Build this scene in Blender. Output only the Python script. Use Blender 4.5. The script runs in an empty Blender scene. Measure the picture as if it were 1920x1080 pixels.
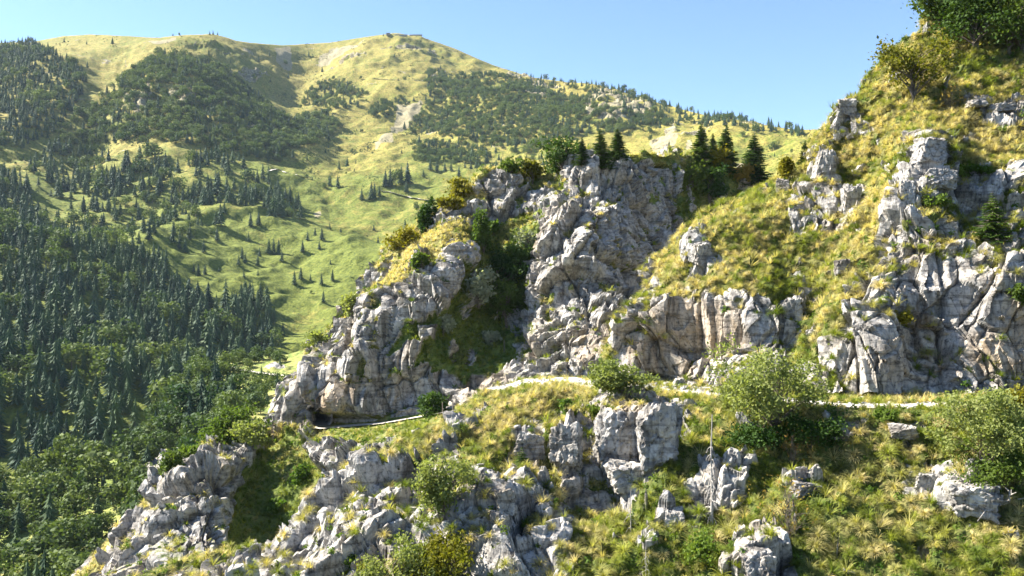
import bpy, math, random
import numpy as np
R = math.radians
C = bpy.context.scene.collection
# ------------------------------------------------------------------ camera, sky, sun, exposure
F = 1663.0                                  # focal length in pixels of a 1920 px wide frame
cam_d = bpy.data.cameras.new('camera'); cam = bpy.data.objects.new('camera', cam_d); C.objects.link(cam)
cam.location = (0, 0, 0); cam.rotation_euler = (R(90), 0, 0)
cam_d.sensor_width = 36; cam_d.lens = 36 * F / 1920; cam_d.clip_start = 0.5; cam_d.clip_end = 20000
bpy.context.scene.camera = cam
SUN = np.array([-0.73, 0.19, 0.65]); SUN /= np.linalg.norm(SUN)     # towards the sun
SUN_EL = math.asin(SUN[2]); SUN_AZ = math.atan2(SUN[0], SUN[1])      # azimuth clockwise from +Y
w = bpy.data.worlds.new('World'); bpy.context.scene.world = w; w.use_nodes = True
nt = w.node_tree; nt.nodes.clear()
sky = nt.nodes.new('ShaderNodeTexSky'); sky.sky_type = 'NISHITA'; sky.sun_disc = False
sky.sun_elevation = SUN_EL; sky.sun_rotation = SUN_AZ
sky.altitude = 1200; sky.air_density = 1.0; sky.dust_density = 0.9; sky.ozone_density = 5.0
bg = nt.nodes.new('ShaderNodeBackground'); bg.inputs[1].default_value = 0.062
wo = nt.nodes.new('ShaderNodeOutputWorld')
nt.links.new(sky.outputs[0], bg.inputs[0]); nt.links.new(bg.outputs[0], wo.inputs[0])
sd = bpy.data.lights.new('sun', 'SUN'); sd.energy = 5.0; sd.angle = R(0.53); sd.color = (1.0, 0.93, 0.82)
so = bpy.data.objects.new('sun', sd); C.objects.link(so)
from mathutils import Vector, Matrix, Euler
so.rotation_euler = Vector(SUN).to_track_quat('Z', 'Y').to_euler()
vs = bpy.context.scene.view_settings
vs.view_transform = 'Standard'; vs.look = 'None'; vs.gamma = 1; vs.use_curve_mapping = False; vs.exposure = 2.08
cy = bpy.context.scene.cycles
cy.max_bounces = 6; cy.diffuse_bounces = 3; cy.transmission_bounces = 3; cy.volume_bounces = 1; cy.transparent_max_bounces = 4
cy.use_adaptive_sampling = True

# ------------------------------------------------------------------ noise
def _h(ix, iy, iz, seed):
    h = (ix.astype(np.int64) * 374761393 + iy.astype(np.int64) * 668265263 + iz.astype(np.int64) * 2147483647 + seed * 974634777) & 0xffffffff
    h = ((h ^ (h >> 13)) * 1274126177) & 0xffffffff
    h = ((h ^ (h >> 16)) * 2246822519) & 0xffffffff
    return (h ^ (h >> 15)) & 0xffffffff
def rnd(ix, iy, iz, seed): return _h(ix, iy, iz, seed) / 4294967295.0
def perlin(p, seed=0):
    i = np.floor(p).astype(np.int64); f = p - i; s = f * f * f * (f * (f * 6 - 15) + 10)
    out = 0
    for dx in (0, 1):
        wx = s[:, 0] if dx else 1 - s[:, 0]
        for dy in (0, 1):
            wy = s[:, 1] if dy else 1 - s[:, 1]
            for dz in (0, 1):
                wz = s[:, 2] if dz else 1 - s[:, 2]
                h = _h(i[:, 0] + dx, i[:, 1] + dy, i[:, 2] + dz, seed)
                gx = (h & 1023) / 511.5 - 1; gy = ((h >> 10) & 1023) / 511.5 - 1; gz = ((h >> 20) & 1023) / 511.5 - 1
                out = out + wx * wy * wz * (gx * (f[:, 0] - dx) + gy * (f[:, 1] - dy) + gz * (f[:, 2] - dz))
    return out
def fbm(p, oct=4, seed=0, gain=0.5):
    a = 1.0; o = 0; q = p
    for k in range(oct):
        o = o + a * perlin(q, seed + k); q = q * 2.03 + 11.7; a *= gain
    return o
def ridged(p, oct=4, seed=0):
    a = 1.0; o = 0; q = p
    for k in range(oct):
        o = o + a * (0.5 - np.abs(perlin(q, seed + k)) * 1.6); q = q * 2.07 + 5.1; a *= 0.5
    return o
def facets(p, seed=0):
    """blocky rock: every Voronoi cell gets its own tilted plane; returns offset, crack"""
    i = np.floor(p).astype(np.int64)
    best = np.full(len(p), 9.0); sec = np.full(len(p), 9.0); val = np.zeros(len(p))
    for dx in (-1, 0, 1):
        for dy in (-1, 0, 1):
            for dz in (-1, 0, 1):
                a, b, c = i[:, 0] + dx, i[:, 1] + dy, i[:, 2] + dz
                h1 = _h(a, b, c, seed); h2 = _h(a, b, c, seed + 7)
                v0 = p[:, 0] - a - (h1 & 1023) / 1023.0; v1 = p[:, 1] - b - ((h1 >> 10) & 1023) / 1023.0; v2 = p[:, 2] - c - ((h1 >> 20) & 1023) / 1023.0
                d = v0 * v0 + v1 * v1 + v2 * v2
                n0 = (h2 & 1023) / 511.5 - 1; n1 = ((h2 >> 10) & 1023) / 511.5 - 1; n2 = ((h2 >> 20) & 1023) / 511.5 - 1
                vv = v0 * n0 + v1 * n1 + v2 * n2 + 0.5 * (((h2 >> 5) & 1023) / 1023.0 - 0.5)
                closer = d < best
                sec = np.where(closer, best, np.minimum(sec, d))
                val = np.where(closer, vv, val); best = np.where(closer, d, best)
    crack = np.sqrt(sec) - np.sqrt(best)
    return val, crack
def sstep(x, a, b):
    t = np.clip((x - a) / (b - a), 0, 1); return t * t * (3 - 2 * t)

# ------------------------------------------------------------------ frame to space
def at(u, v, d): return np.array([(u - 960) / F * d, d, (540 - v) / F * d])
def poly_sd(U, V, pts):
    """signed distance in pixels, positive inside"""
    n = len(pts); d = np.full(U.shape, 1e9); inside = np.zeros(U.shape, bool)
    for k in range(n):
        x1, y1 = pts[k]; x2, y2 = pts[(k + 1) % n]
        ex, ey = x2 - x1, y2 - y1; wx, wy = U - x1, V - y1
        t = np.clip((wx * ex + wy * ey) / (ex * ex + ey * ey + 1e-9), 0, 1)
        d = np.minimum(d, (wx - ex * t) ** 2 + (wy - ey * t) ** 2)
        c = ((y1 <= V) != (y2 <= V)) & (U < (x2 - x1) * (V - y1) / (y2 - y1 + 1e-12) + x1)
        inside ^= c
    d = np.sqrt(d); return np.where(inside, d, -d)
def region(U, V, polys, feather):
    m = np.zeros(U.shape)
    for p in polys:
        xs = [a[0] for a in p]; ys = [a[1] for a in p]
        b = (U > min(xs) - feather * 2) & (U < max(xs) + feather * 2) & (V > min(ys) - feather * 2) & (V < max(ys) + feather * 2)
        if b.any():
            s = np.zeros(U.shape); s[b] = sstep(poly_sd(U[b], V[b], p), -feather, feather); m = np.maximum(m, s)
    return m
def blobs(U, V, L):
    o = np.zeros(U.shape)
    for (cu, cv, ru, rv, ang, a) in L:
        c, s = math.cos(R(ang)), math.sin(R(ang)); x = (U - cu) * c + (V - cv) * s; y = -(U - cu) * s + (V - cv) * c
        o += a * np.exp(-(x / ru) ** 2 - (y / rv) ** 2)
    return o
def pl(us, pts):
    pts = sorted(pts); return np.interp(us, [p[0] for p in pts], [p[1] for p in pts])
def smooth1(a, k):
    if k < 2: return a
    ker = np.hanning(k + 2)[1:-1]; ker /= ker.sum()
    return np.convolve(np.pad(a, k, mode='edge'), ker, mode='same')[k:-k]
def tps(pts):
    """thin plate spline of log depth over (u, v)"""
    P = np.array([(a / 500., b / 500.) for a, b, _ in pts]); y = np.log([c for _, _, c in pts]); n = len(P)
    def k(r2): return 0.5 * r2 * np.log(r2 + 1e-9)
    K = k(((P[:, None] - P[None]) ** 2).sum(-1)) + 2e-3 * np.eye(n)
    A = np.zeros((n + 3, n + 3)); A[:n, :n] = K; A[:n, n] = 1; A[:n, n + 1:] = P; A[n, :n] = 1; A[n + 1:, :n] = P.T
    w_ = np.linalg.solve(A, np.r_[y, 0, 0, 0])
    def f(U, V):
        Q = np.stack([U.ravel() / 500., V.ravel() / 500.], 1); o = np.full(len(Q), w_[n]) + Q @ w_[n + 1:]
        for i in range(n): o += w_[i] * k(((Q - P[i]) ** 2).sum(1))
        return np.exp(o).reshape(U.shape)
    return f

# ------------------------------------------------------------------ materials
def newmat(name):
    m = bpy.data.materials.new(name); m.use_nodes = True; n = m.node_tree; n.nodes.clear()
    out = n.nodes.new('ShaderNodeOutputMaterial'); return m, n, out
def N(n, t, **kw):
    x = n.nodes.new(t)
    for k, v in kw.items():
        if k.startswith('i_'): x.inputs[int(k[2:]) if k[2:].isdigit() else k[2:]].default_value = v
        else: setattr(x, k, v)
    return x
def noise_node(n, pos, scale, detail=4, rough=0.55, dist=0.0):
    x = N(n, 'ShaderNodeTexNoise'); x.inputs['Scale'].default_value = scale; x.inputs['Detail'].default_value = detail
    x.inputs['Roughness'].default_value = rough; x.inputs['Distortion'].default_value = dist
    n.links.new(pos, x.inputs['Vector']); return x.outputs['Fac']
def ramp(n, fac, stops):
    x = N(n, 'ShaderNodeValToRGB'); e = x.color_ramp.elements
    while len(e) < len(stops): e.new(0.5)
    for k, (p, c) in enumerate(stops):
        e[k].position = p; e[k].color = (*c, 1) if len(c) == 3 else c
    n.links.new(fac, x.inputs[0]); return x.outputs[0]
def mix(n, fac, a, b, mode='MIX'):
    x = N(n, 'ShaderNodeMix', data_type='RGBA', blend_type=mode)
    for s, i in ((fac, 0), (a, 6), (b, 7)):
        if hasattr(s, 'node'): n.links.new(s, x.inputs[i])
        else: x.inputs[i].default_value = s if not isinstance(s, tuple) else (*s, 1)
    return x.outputs[2]
def mth(n, op, a, b=0.0):
    x = N(n, 'ShaderNodeMath', operation=op)
    for i, s in enumerate((a, b)):
        if hasattr(s, 'node'): n.links.new(s, x.inputs[i])
        else: x.inputs[i].default_value = s
    return x.outputs[0]
def attr(n, name, typ='GEOMETRY'):
    x = N(n, 'ShaderNodeAttribute', attribute_name=name, attribute_type=typ); return x.outputs['Fac']

def terrain_mat(name, s, tint=(1, 1, 1), gd=1.0):
    """s = size in metres of the finest grain the eye makes out at this distance"""
    m, n, out = newmat(name); L = n.links.new
    pos = N(n, 'ShaderNodeNewGeometry').outputs['Position']
    sq = N(n, 'ShaderNodeVectorMath', operation='MULTIPLY'); sq.inputs[1].default_value = (1, 1, 0.4); L(pos, sq.inputs[0])
    big = noise_node(n, pos, 0.12 / s, 5, 0.6); mid = noise_node(n, sq.outputs[0], 0.5 / s, 6, 0.65, 0.6); fine = noise_node(n, pos, 2.2 / s, 5, 0.7)
    rock = ramp(n, mid, [(0.30, (0.10, 0.095, 0.09)), (0.38, (0.26, 0.255, 0.25)), (0.52, (0.38, 0.375, 0.37)), (0.70, (0.50, 0.49, 0.47))])  # low tones darkened for crevices, their shade put into the rock colour
    rock = mix(n, ramp(n, big, [(0.50, (0, 0, 0)), (0.68, (0.5, 0.5, 0.5))]), rock, (0.27, 0.215, 0.145))
    rock = mix(n, mth(n, 'MULTIPLY', attr(n, 'tan'), ramp(n, mid, [(0.3, (1, 1, 1)), (0.75, (0.25, 0.25, 0.25))])), rock, (0.31, 0.23, 0.14))
    rock = mix(n, 1.0, rock, ramp(n, fine, [(0.34, (0.30, 0.30, 0.31)), (0.46, (0.92, 0.92, 0.92)), (0.7, (1.2, 1.2, 1.18))]), 'MULTIPLY')
    vo = N(n, 'ShaderNodeTexVoronoi', feature='DISTANCE_TO_EDGE'); vo.inputs['Scale'].default_value = 0.55 / s; L(sq.outputs[0], vo.inputs['Vector'])
    crk = ramp(n, vo.outputs['Distance'], [(0.0, (0.45, 0.45, 0.45)), (0.05, (1, 1, 1))]); rock = mix(n, 0.55, rock, crk, 'MULTIPLY')
    st = N(n, 'ShaderNodeVectorMath', operation='MULTIPLY'); st.inputs[1].default_value = (1, 1, 0.10); L(pos, st.inputs[0])
    rock = mix(n, 1.0, rock, ramp(n, noise_node(n, st.outputs[0], 0.9 / s, 4, 0.6), [(0.36, (0.50, 0.49, 0.48)), (0.50, (1.0, 0.98, 0.94)), (0.66, (1.04, 0.97, 0.86))]), 'MULTIPLY')
    mp = N(n, 'ShaderNodeMapping'); mp.inputs['Rotation'].default_value = (0.45, -0.55, 0.2); mp.inputs['Scale'].default_value = (0.22, 0.22, 1.7); L(pos, mp.inputs[0])
    bed = noise_node(n, mp.outputs[0], 0.8 / s, 4, 0.6); rock = mix(n, 0.8, rock, ramp(n, bed, [(0.40, (0.50, 0.49, 0.48)), (0.47, (1, 1, 1))]), 'MULTIPLY')
    dry = attr(n, 'dry')
    g1 = ramp(n, fine, [(0.32, (0.05, 0.085, 0.015)), (0.58, (0.19, 0.235, 0.055))])
    g2 = ramp(n, fine, [(0.32, (0.12, 0.11, 0.035)), (0.58, (0.38, 0.34, 0.12))])
    dm = mth(n, 'ADD', dry, mth(n, 'MULTIPLY', mth(n, 'SUBTRACT', mid, 0.5), 2.2))
    grass = mix(n, ramp(n, dm, [(0.2, (0, 0, 0)), (0.8, (1, 1, 1))]), g1, g2)
    grass = mix(n, 1.0, grass, (gd, gd, gd), 'MULTIPLY')  # ground grass darkened: dark soil, plus shade between tufts put into the colour
    col = mix(n, ramp(n, mth(n, 'ADD', attr(n, 'rock'), mth(n, 'MULTIPLY', mth(n, 'SUBTRACT', fine, 0.5), 0.5)), [(0.42, (0, 0, 0)), (0.55, (1, 1, 1))]), grass, rock)
    col = mix(n, ramp(n, mth(n, 'ADD', attr(n, 'scree'), mth(n, 'MULTIPLY', mth(n, 'SUBTRACT', mid, 0.5), 1.8)), [(0.45, (0, 0, 0)), (0.7, (1, 1, 1))]), col, ramp(n, fine, [(0.3, (0.20, 0.185, 0.16)), (0.6, (0.42, 0.39, 0.34))]))
    col = mix(n, 1.0, col, tint, 'MULTIPLY')
    b = N(n, 'ShaderNodeBsdfPrincipled'); b.inputs['Roughness'].default_value = 0.9; b.inputs['Specular IOR Level'].default_value = 0.15
    L(col, b.inputs['Base Color'])
    bp = N(n, 'ShaderNodeBump'); bp.inputs['Strength'].default_value = 0.9; bp.inputs['Distance'].default_value = 0.35 * s
    L(mth(n, 'ADD', mth(n, 'ADD', mid, mth(n, 'MULTIPLY', bed, 0.6)), mth(n, 'MULTIPLY', fine, 0.5)), bp.inputs['Height']); L(bp.outputs[0], b.inputs['Normal'])
    L(b.outputs[0], out.inputs[0]); return m
def leaf_mat(name, a, b_, dryc=None, transl=0.35, nscale=0.3, spec=0.12):
    """foliage: two greens mixed by individual and by place, light passes through the blades"""
    m, n, out = newmat(name); L = n.links.new
    pos = N(n, 'ShaderNodeNewGeometry').outputs['Position']
    rn = N(n, 'ShaderNodeObjectInfo').outputs['Random']
    ns = noise_node(n, pos, nscale, 3)
    fac = mth(n, 'ADD', mth(n, 'MULTIPLY', rn, 0.55), mth(n, 'SUBTRACT', mth(n, 'MULTIPLY', ns, 1.3), 0.4))
    col = mix(n, ramp(n, fac, [(0.1, (0, 0, 0)), (0.9, (1, 1, 1))]), a, b_)
    if dryc:
        dd = mth(n, 'ADD', attr(n, 'dry', 'INSTANCER'), mth(n, 'MULTIPLY', mth(n, 'SUBTRACT', rn, 0.5), 0.5))
        col = mix(n, ramp(n, dd, [(0.2, (0, 0, 0)), (0.85, (1, 1, 1))]), col, dryc)
    p = N(n, 'ShaderNodeBsdfPrincipled'); p.inputs['Roughness'].default_value = 0.7; p.inputs['Specular IOR Level'].default_value = spec
    L(col, p.inputs['Base Color'])
    t = N(n, 'ShaderNodeBsdfTranslucent'); tc = mix(n, 1.0, col, (1.3, 1.35, 0.6), 'MULTIPLY'); L(tc, t.inputs[0])
    ms = N(n, 'ShaderNodeMixShader'); ms.inputs[0].default_value = transl; L(p.outputs[0], ms.inputs[1]); L(t.outputs[0], ms.inputs[2])
    L(ms.outputs[0], out.inputs[0]); return m
def plain_mat(name, a, b_, scale=3.0, bump=0.03, rough=0.9):
    m, n, out = newmat(name); L = n.links.new
    pos = N(n, 'ShaderNodeNewGeometry').outputs['Position']
    ns = noise_node(n, pos, scale, 6, 0.65)
    p = N(n, 'ShaderNodeBsdfPrincipled'); p.inputs['Roughness'].default_value = rough; p.inputs['Specular IOR Level'].default_value = 0.2
    L(ramp(n, ns, [(0.35, a), (0.65, b_)]), p.inputs['Base Color'])
    bp = N(n, 'ShaderNodeBump'); bp.inputs['Strength'].default_value = 0.8; bp.inputs['Distance'].default_value = bump
    L(ns, bp.inputs['Height']); L(bp.outputs[0], p.inputs['Normal']); L(p.outputs[0], out.inputs[0]); return m
M = {}
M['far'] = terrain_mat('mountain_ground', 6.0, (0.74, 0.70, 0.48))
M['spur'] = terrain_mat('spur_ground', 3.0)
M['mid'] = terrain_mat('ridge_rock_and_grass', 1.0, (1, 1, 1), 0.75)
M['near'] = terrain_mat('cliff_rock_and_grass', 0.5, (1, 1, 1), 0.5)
M['boulder'] = plain_mat('limestone', (0.16, 0.155, 0.15), (0.46, 0.45, 0.44), 1.6, 0.12)
M['gravel'] = plain_mat('pale_gravel', (0.36, 0.33, 0.28), (0.66, 0.61, 0.54), 3.0, 0.06)
M['bark'] = plain_mat('grey_bark', (0.07, 0.055, 0.04), (0.19, 0.16, 0.13), 6.0, 0.02)
M['dead'] = plain_mat('bleached_dead_wood', (0.22, 0.20, 0.18), (0.46, 0.43, 0.39), 8.0, 0.02)
M['stone'] = plain_mat('grey_masonry', (0.20, 0.19, 0.18), (0.42, 0.40, 0.37), 1.2, 0.1)
M['tunnel'] = plain_mat('tunnel_rock', (0.10, 0.09, 0.08), (0.25, 0.22, 0.19), 1.5, 0.1)
M['post'] = plain_mat('weathered_post_wood', (0.10, 0.085, 0.07), (0.24, 0.21, 0.18), 12.0, 0.01)
M['needle_far'] = leaf_mat('dark_spruce_needles', (0.020, 0.050, 0.036), (0.068, 0.108, 0.044), transl=0.15, nscale=0.02)
M['leaf_far'] = leaf_mat('beech_leaves', (0.028, 0.060, 0.024), (0.11, 0.145, 0.042), transl=0.25, nscale=0.02)
M['needle'] = leaf_mat('spruce_needles', (0.022, 0.058, 0.012), (0.085, 0.135, 0.02), transl=0.25, nscale=0.5)
M['leaf'] = leaf_mat('bush_leaves', (0.05, 0.09, 0.018), (0.11, 0.15, 0.028), transl=0.4, nscale=0.8)
M['leaf_dark'] = leaf_mat('dark_bush_leaves', (0.022, 0.055, 0.012), (0.055, 0.095, 0.018), transl=0.3, nscale=0.8)
M['leaf_yellow'] = leaf_mat('yellowing_leaves', (0.10, 0.11, 0.012), (0.22, 0.19, 0.02), transl=0.4, nscale=0.8)
M['leaf_pale'] = leaf_mat('pale_willow_leaves', (0.13, 0.165, 0.05), (0.25, 0.275, 0.09), transl=0.4, nscale=0.8)
M['leaf_grey'] = leaf_mat('silvery_leaves', (0.16, 0.19, 0.12), (0.30, 0.33, 0.24), transl=0.3, nscale=0.8)
M['leaf_rust'] = leaf_mat('rusty_leaves', (0.20, 0.11, 0.03), (0.24, 0.18, 0.04), transl=0.35, nscale=0.8)
M['blade'] = leaf_mat('tussock_blades', (0.085, 0.13, 0.018), (0.27, 0.29, 0.045), dryc=(0.50, 0.42, 0.20), transl=0.4, nscale=0.35)
M['herb'] = leaf_mat('herb_leaves', (0.055, 0.11, 0.016), (0.13, 0.18, 0.03), transl=0.4, nscale=0.8)

# ------------------------------------------------------------------ objects
def tag(o, label=None, cat=None, group=None, kind=None):
    for k, v in (('label', label), ('category', cat), ('group', group), ('kind', kind)):
        if v: o[k] = v
    return o
def mesh_np(name, V, Fq, mats, smooth=False, mi=None):
    """V (n,3) array; Fq list of index tuples or an (m,k) array"""
    me = bpy.data.meshes.new(name)
    V = np.asarray(V, dtype=np.float32)
    if isinstance(Fq, np.ndarray):
        k = Fq.shape[1]; me.vertices.add(len(V)); me.vertices.foreach_set('co', V.ravel())
        me.loops.add(Fq.size); me.loops.foreach_set('vertex_index', Fq.ravel().astype(np.int32))
        me.polygons.add(len(Fq)); me.polygons.foreach_set('loop_start', np.arange(0, Fq.size, k, dtype=np.int32))
        me.update(calc_edges=True)
    else:
        me.from_pydata(V.tolist(), [], Fq)
    for m in mats: me.materials.append(m)
    if mi is not None: me.polygons.foreach_set('material_index', np.asarray(mi, dtype=np.int32))
    me.polygons.foreach_set('use_smooth', np.full(len(me.polygons), smooth))
    me.update(); return me
def obj(name, me, parent=None, loc=None):
    o = bpy.data.objects.new(name, me); C.objects.link(o)
    if parent: o.parent = parent
    if loc is not None: o.location = loc
    return o
def empty(name, loc, rz=0.0):
    o = bpy.data.objects.new(name, None); C.objects.link(o); o.location = loc; o.rotation_euler = (0, 0, rz); return o
def fattr(me, name, vals):
    a = me.attributes.new(name, 'FLOAT', 'POINT'); a.data.foreach_set('value', np.asarray(vals, dtype=np.float32).ravel())

# ------------------------------------------------------------------ terrain bodies
class Body: pass
def grid_normals(P):
    du = np.gradient(P, axis=1); dv = np.gradient(P, axis=0); n = np.cross(du, dv)
    n /= np.linalg.norm(n, axis=2, keepdims=True) + 1e-9; return n
def body(name, P, front, mat, mask_fn, disp_fn, hole=None):
    """P: (rows, cols, 3) base surface, row 0 lowest, `front` rows face the camera, the rest is the far side"""
    nv, nu, _ = P.shape
    n = grid_normals(P)
    if (n[:front, :, 1].mean() > 0): n = -n
    U = 960 + F * P[..., 0] / P[..., 1]; V = 540 - F * P[..., 2] / P[..., 1]
    flat = P.reshape(-1, 3)
    A = mask_fn(U, V, flat, nv, nu, front)            # dict of attribute grids
    D = disp_fn(U, V, flat, A, n, nv, nu, front)
    if isinstance(D, tuple): Q = P + n * D[0][..., None] + D[1]
    else: Q = P + n * D[..., None]
    n2 = grid_normals(Q)
    if (n2[:front, :, 1].mean() > 0): n2 = -n2
    A['rock'] = A['rock'] - A.get('ledge', 0.0) * sstep(np.abs(n2[..., 2]), 0.62, 0.9)
    idx = np.arange(nv * nu).reshape(nv, nu)
    q = np.stack([idx[:-1, :-1], idx[:-1, 1:], idx[1:, 1:], idx[1:, :-1]], -1)
    keep = np.ones(q.shape[:2], bool)
    if hole is not None: keep = ~hole(U[:-1, :-1], V[:-1, :-1], nv, front)
    q = q[keep]
    me = mesh_np(name, Q.reshape(-1, 3), q, [mat], smooth=name in ('far_mountain', 'wooded_spur'))
    for k in ('rock', 'dry', 'scree', 'tan'): fattr(me, k, np.clip(A.get(k, np.zeros((nv, nu))), 0, 1))
    o = obj(name, me); o['kind'] = 'structure'
    b = Body(); b.P = Q; b.N = n2; b.A = A; b.front = front; b.obj = o
    b.U = 960 + F * Q[..., 0] / Q[..., 1]; b.V = 540 - F * Q[..., 2] / Q[..., 1]
    return b
def ground(b, u, v):
    """the point of body b that the line of sight (u, v) meets (nearest grid vertex on its front)"""
    d = (b.U[:b.front] - u) ** 2 + (b.V[:b.front] - v) ** 2
    k = np.unravel_index(np.argmin(d), d.shape); return b.P[k].copy()
def crest_back(P, offs):
    """append rows behind the crest: offsets (dy, dz) from the last row, with world noise"""
    last = P[-1]; rows = [P]
    prev = last
    for (dy, dz, n) in offs:
        tgt = last + np.array([last[:, 0] / last[:, 1] * dy, np.full(len(last), dy), np.full(len(last), dz)]).T
        for k in range(1, n + 1): rows.append((prev + (tgt - prev) * k / n)[None])
        prev = tgt
    return np.concatenate(rows, 0)
def sheet(us, top, bot, nrows, dfun, power=1.0):
    vt, vb = pl(us, top), pl(us, bot); t = np.linspace(0, 1, nrows) ** power
    V = vb[None] + (vt - vb)[None] * t[:, None]; U = np.broadcast_to(us[None], V.shape)
    d = dfun(U, V); return np.stack([(U - 960) / F * d, d, (540 - V) / F * d], -1)
def loft(us, rows):
    """rows: list of (points (u, v, d), subdivisions up to the next row, smoothing)"""
    K = []
    for pts, n, sm in rows:
        v = np.interp(us, [p[0] for p in pts], [p[1] for p in pts]); d = np.interp(us, [p[0] for p in pts], [p[2] for p in pts])
        d = smooth1(d, 25); v = smooth1(v, sm)
        K.append(np.stack([(us - 960) / F * d, d, (540 - v) / F * d], -1))
    out = []
    for i in range(len(rows) - 1):
        n = rows[i][1]
        for k in range(n):
            t = k / n; out.append(K[i] * (1 - t) + K[i + 1] * t)
    out.append(K[-1]); return np.stack(out, 0)

def warp(U, V, flat, sc, amp, seed):
    a = fbm(flat * sc, 4, seed).reshape(U.shape) * amp; b = fbm(flat * sc + 91.3, 4, seed + 5).reshape(U.shape) * amp
    return U + a, V + b

# ---------------- the far mountain
A_TOP = [(-400, 100), (-100, 84), (0, 80), (60, 79), (120, 66), (170, 62), (240, 66), (300, 70), (340, 66), (400, 65), (440, 76), (530, 85), (620, 80), (700, 68), (745, 64), (790, 70),
         (850, 90), (930, 125), (1000, 146), (1080, 158), (1130, 165), (1200, 184), (1260, 198), (1330, 218), (1420, 235), (1500, 244), (1600, 240), (1800, 235), (2300, 250)]
A_BOT = [(-400, 1150), (0, 1050), (250, 960), (400, 840), (540, 720), (700, 620), (900, 520), (1100, 440), (1300, 400), (1500, 390), (2300, 380)]
A_D = tps([(-400, 1100, 300), (0, 1000, 300), (100, 880, 330), (100, 700, 430), (0, 600, 500), (100, 520, 620), (100, 400, 860), (100, 270, 1130), (100, 150, 1350), (60, 80, 1650), (-400, 500, 600), (-400, 100, 1500),
           (300, 900, 350), (330, 700, 460), (330, 560, 640), (330, 440, 820), (330, 340, 985), (330, 260, 1140), (330, 190, 1290), (330, 120, 1420), (330, 70, 1650),
           (560, 700, 560), (600, 560, 710), (600, 470, 850), (600, 380, 990), (560, 290, 1210), (560, 200, 1480), (560, 130, 1800), (560, 85, 1980),
           (745, 64, 2050), (745, 130, 1850), (745, 200, 1580), (745, 290, 1260), (745, 400, 960), (800, 560, 640),
           (930, 125, 1950), (950, 200, 1560), (950, 260, 1330), (950, 320, 1120), (950, 420, 800),
           (1130, 165, 1650), (1130, 220, 1380), (1150, 290, 1080), (1150, 400, 700), (1300, 212, 1350), (1300, 260, 1130), (1300, 330, 860),
           (1500, 244, 1050), (1500, 290, 860), (1500, 380, 560), (1900, 240, 900), (1900, 380, 500), (2300, 250, 900), (2300, 380, 500)])
A_ROCK = [[(235, 165), (285, 175), (285, 205), (260, 225), (232, 205)], [(305, 200), (345, 180), (375, 200), (372, 225), (320, 235)], [(395, 180), (420, 200), (415, 220), (390, 205)],
          [(635, 112), (660, 105), (690, 108), (685, 120), (640, 122)], [(712, 108), (735, 100), (800, 103), (830, 110), (800, 116), (730, 112)], [(190, 103), (235, 105), (240, 113), (195, 111)],
          [(1090, 185), (1130, 172), (1160, 190), (1220, 200), (1230, 225), (1160, 235), (1100, 232)], [(1240, 235), (1262, 225), (1268, 245), (1245, 248)], [(925, 120), (950, 124), (955, 134), (930, 132)],
          [(800, 160), (830, 150), (835, 175), (805, 180)], [(945, 145), (1060, 165), (1060, 175), (950, 160)], [(440, 128), (500, 140), (480, 150), (440, 140)], [(565, 190), (590, 180), (585, 205)]]
A_SCREE = [[(592, 112), (600, 98), (660, 88), (690, 82), (680, 92), (640, 104), (600, 115)], [(515, 88), (545, 88), (552, 112), (535, 118), (522, 104)], [(275, 80), (330, 74), (330, 82), (290, 88)], [(450, 88), (475, 95), (480, 105), (455, 98)],
           [(745, 205), (795, 205), (770, 225), (745, 235), (735, 265), (705, 275), (700, 262), (728, 250)], [(1215, 262), (1250, 250), (1270, 265), (1262, 278), (1225, 280)], [(1290, 268), (1300, 268), (1297, 285), (1286, 285)], [(1380, 290), (1400, 295), (1395, 312), (1378, 308)],
           [(585, 388), (600, 386), (602, 393), (588, 394)], [(720, 68), (790, 66), (800, 72), (730, 74)]]
def a_mask(U, V, flat, nv, nu, front):
    Uw, Vw = warp(U, V, flat, 0.03, 7, 3)
    rock = region(Uw, Vw, A_ROCK, 5) * 0.95 * sstep(fbm(flat * 0.06, 3, 71).reshape(U.shape), -0.25, 0.1)
    rock += 0.35 * sstep(fbm(flat * 0.02, 3, 77).reshape(U.shape), 0.45, 0.8) * (V < 260)
    rock = np.maximum(rock, 0.62 * sstep(fbm(flat * [0.012, 0.012, 0.11], 4, 78).reshape(U.shape), 0.38, 0.5) * (V < 300))
    scree = region(Uw, Vw, A_SCREE, 3)
    dry = 0.60 - 0.62 * sstep(V, 220, 520) + 0.5 * fbm(flat * 0.006, 4, 21).reshape(U.shape)
    dry = dry + 0.12 * sstep(V, 200, 60)
    return dict(rock=rock, scree=scree, dry=dry, tan=np.zeros(U.shape))
A_BUMPS = [(350, 200, 130, 70, 10, 26), (90, 150, 120, 80, 0, 14), (170, 230, 40, 110, 25, -24), (745, 120, 90, 60, 10, 30), (560, 150, 60, 70, 0, -22), (900, 190, 160, 55, 15, 25), (640, 270, 60, 130, 20, -14),
           (340, 440, 130, 40, -20, 16), (560, 430, 140, 30, 10, 14), (450, 330, 120, 60, 20, 12), (620, 340, 80, 40, 20, 8), (1150, 205, 80, 40, 10, 18), (700, 370, 80, 25, 0, 10), (440, 470, 60, 22, -10, 8), (540, 520, 110, 30, 15, 8)]
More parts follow.
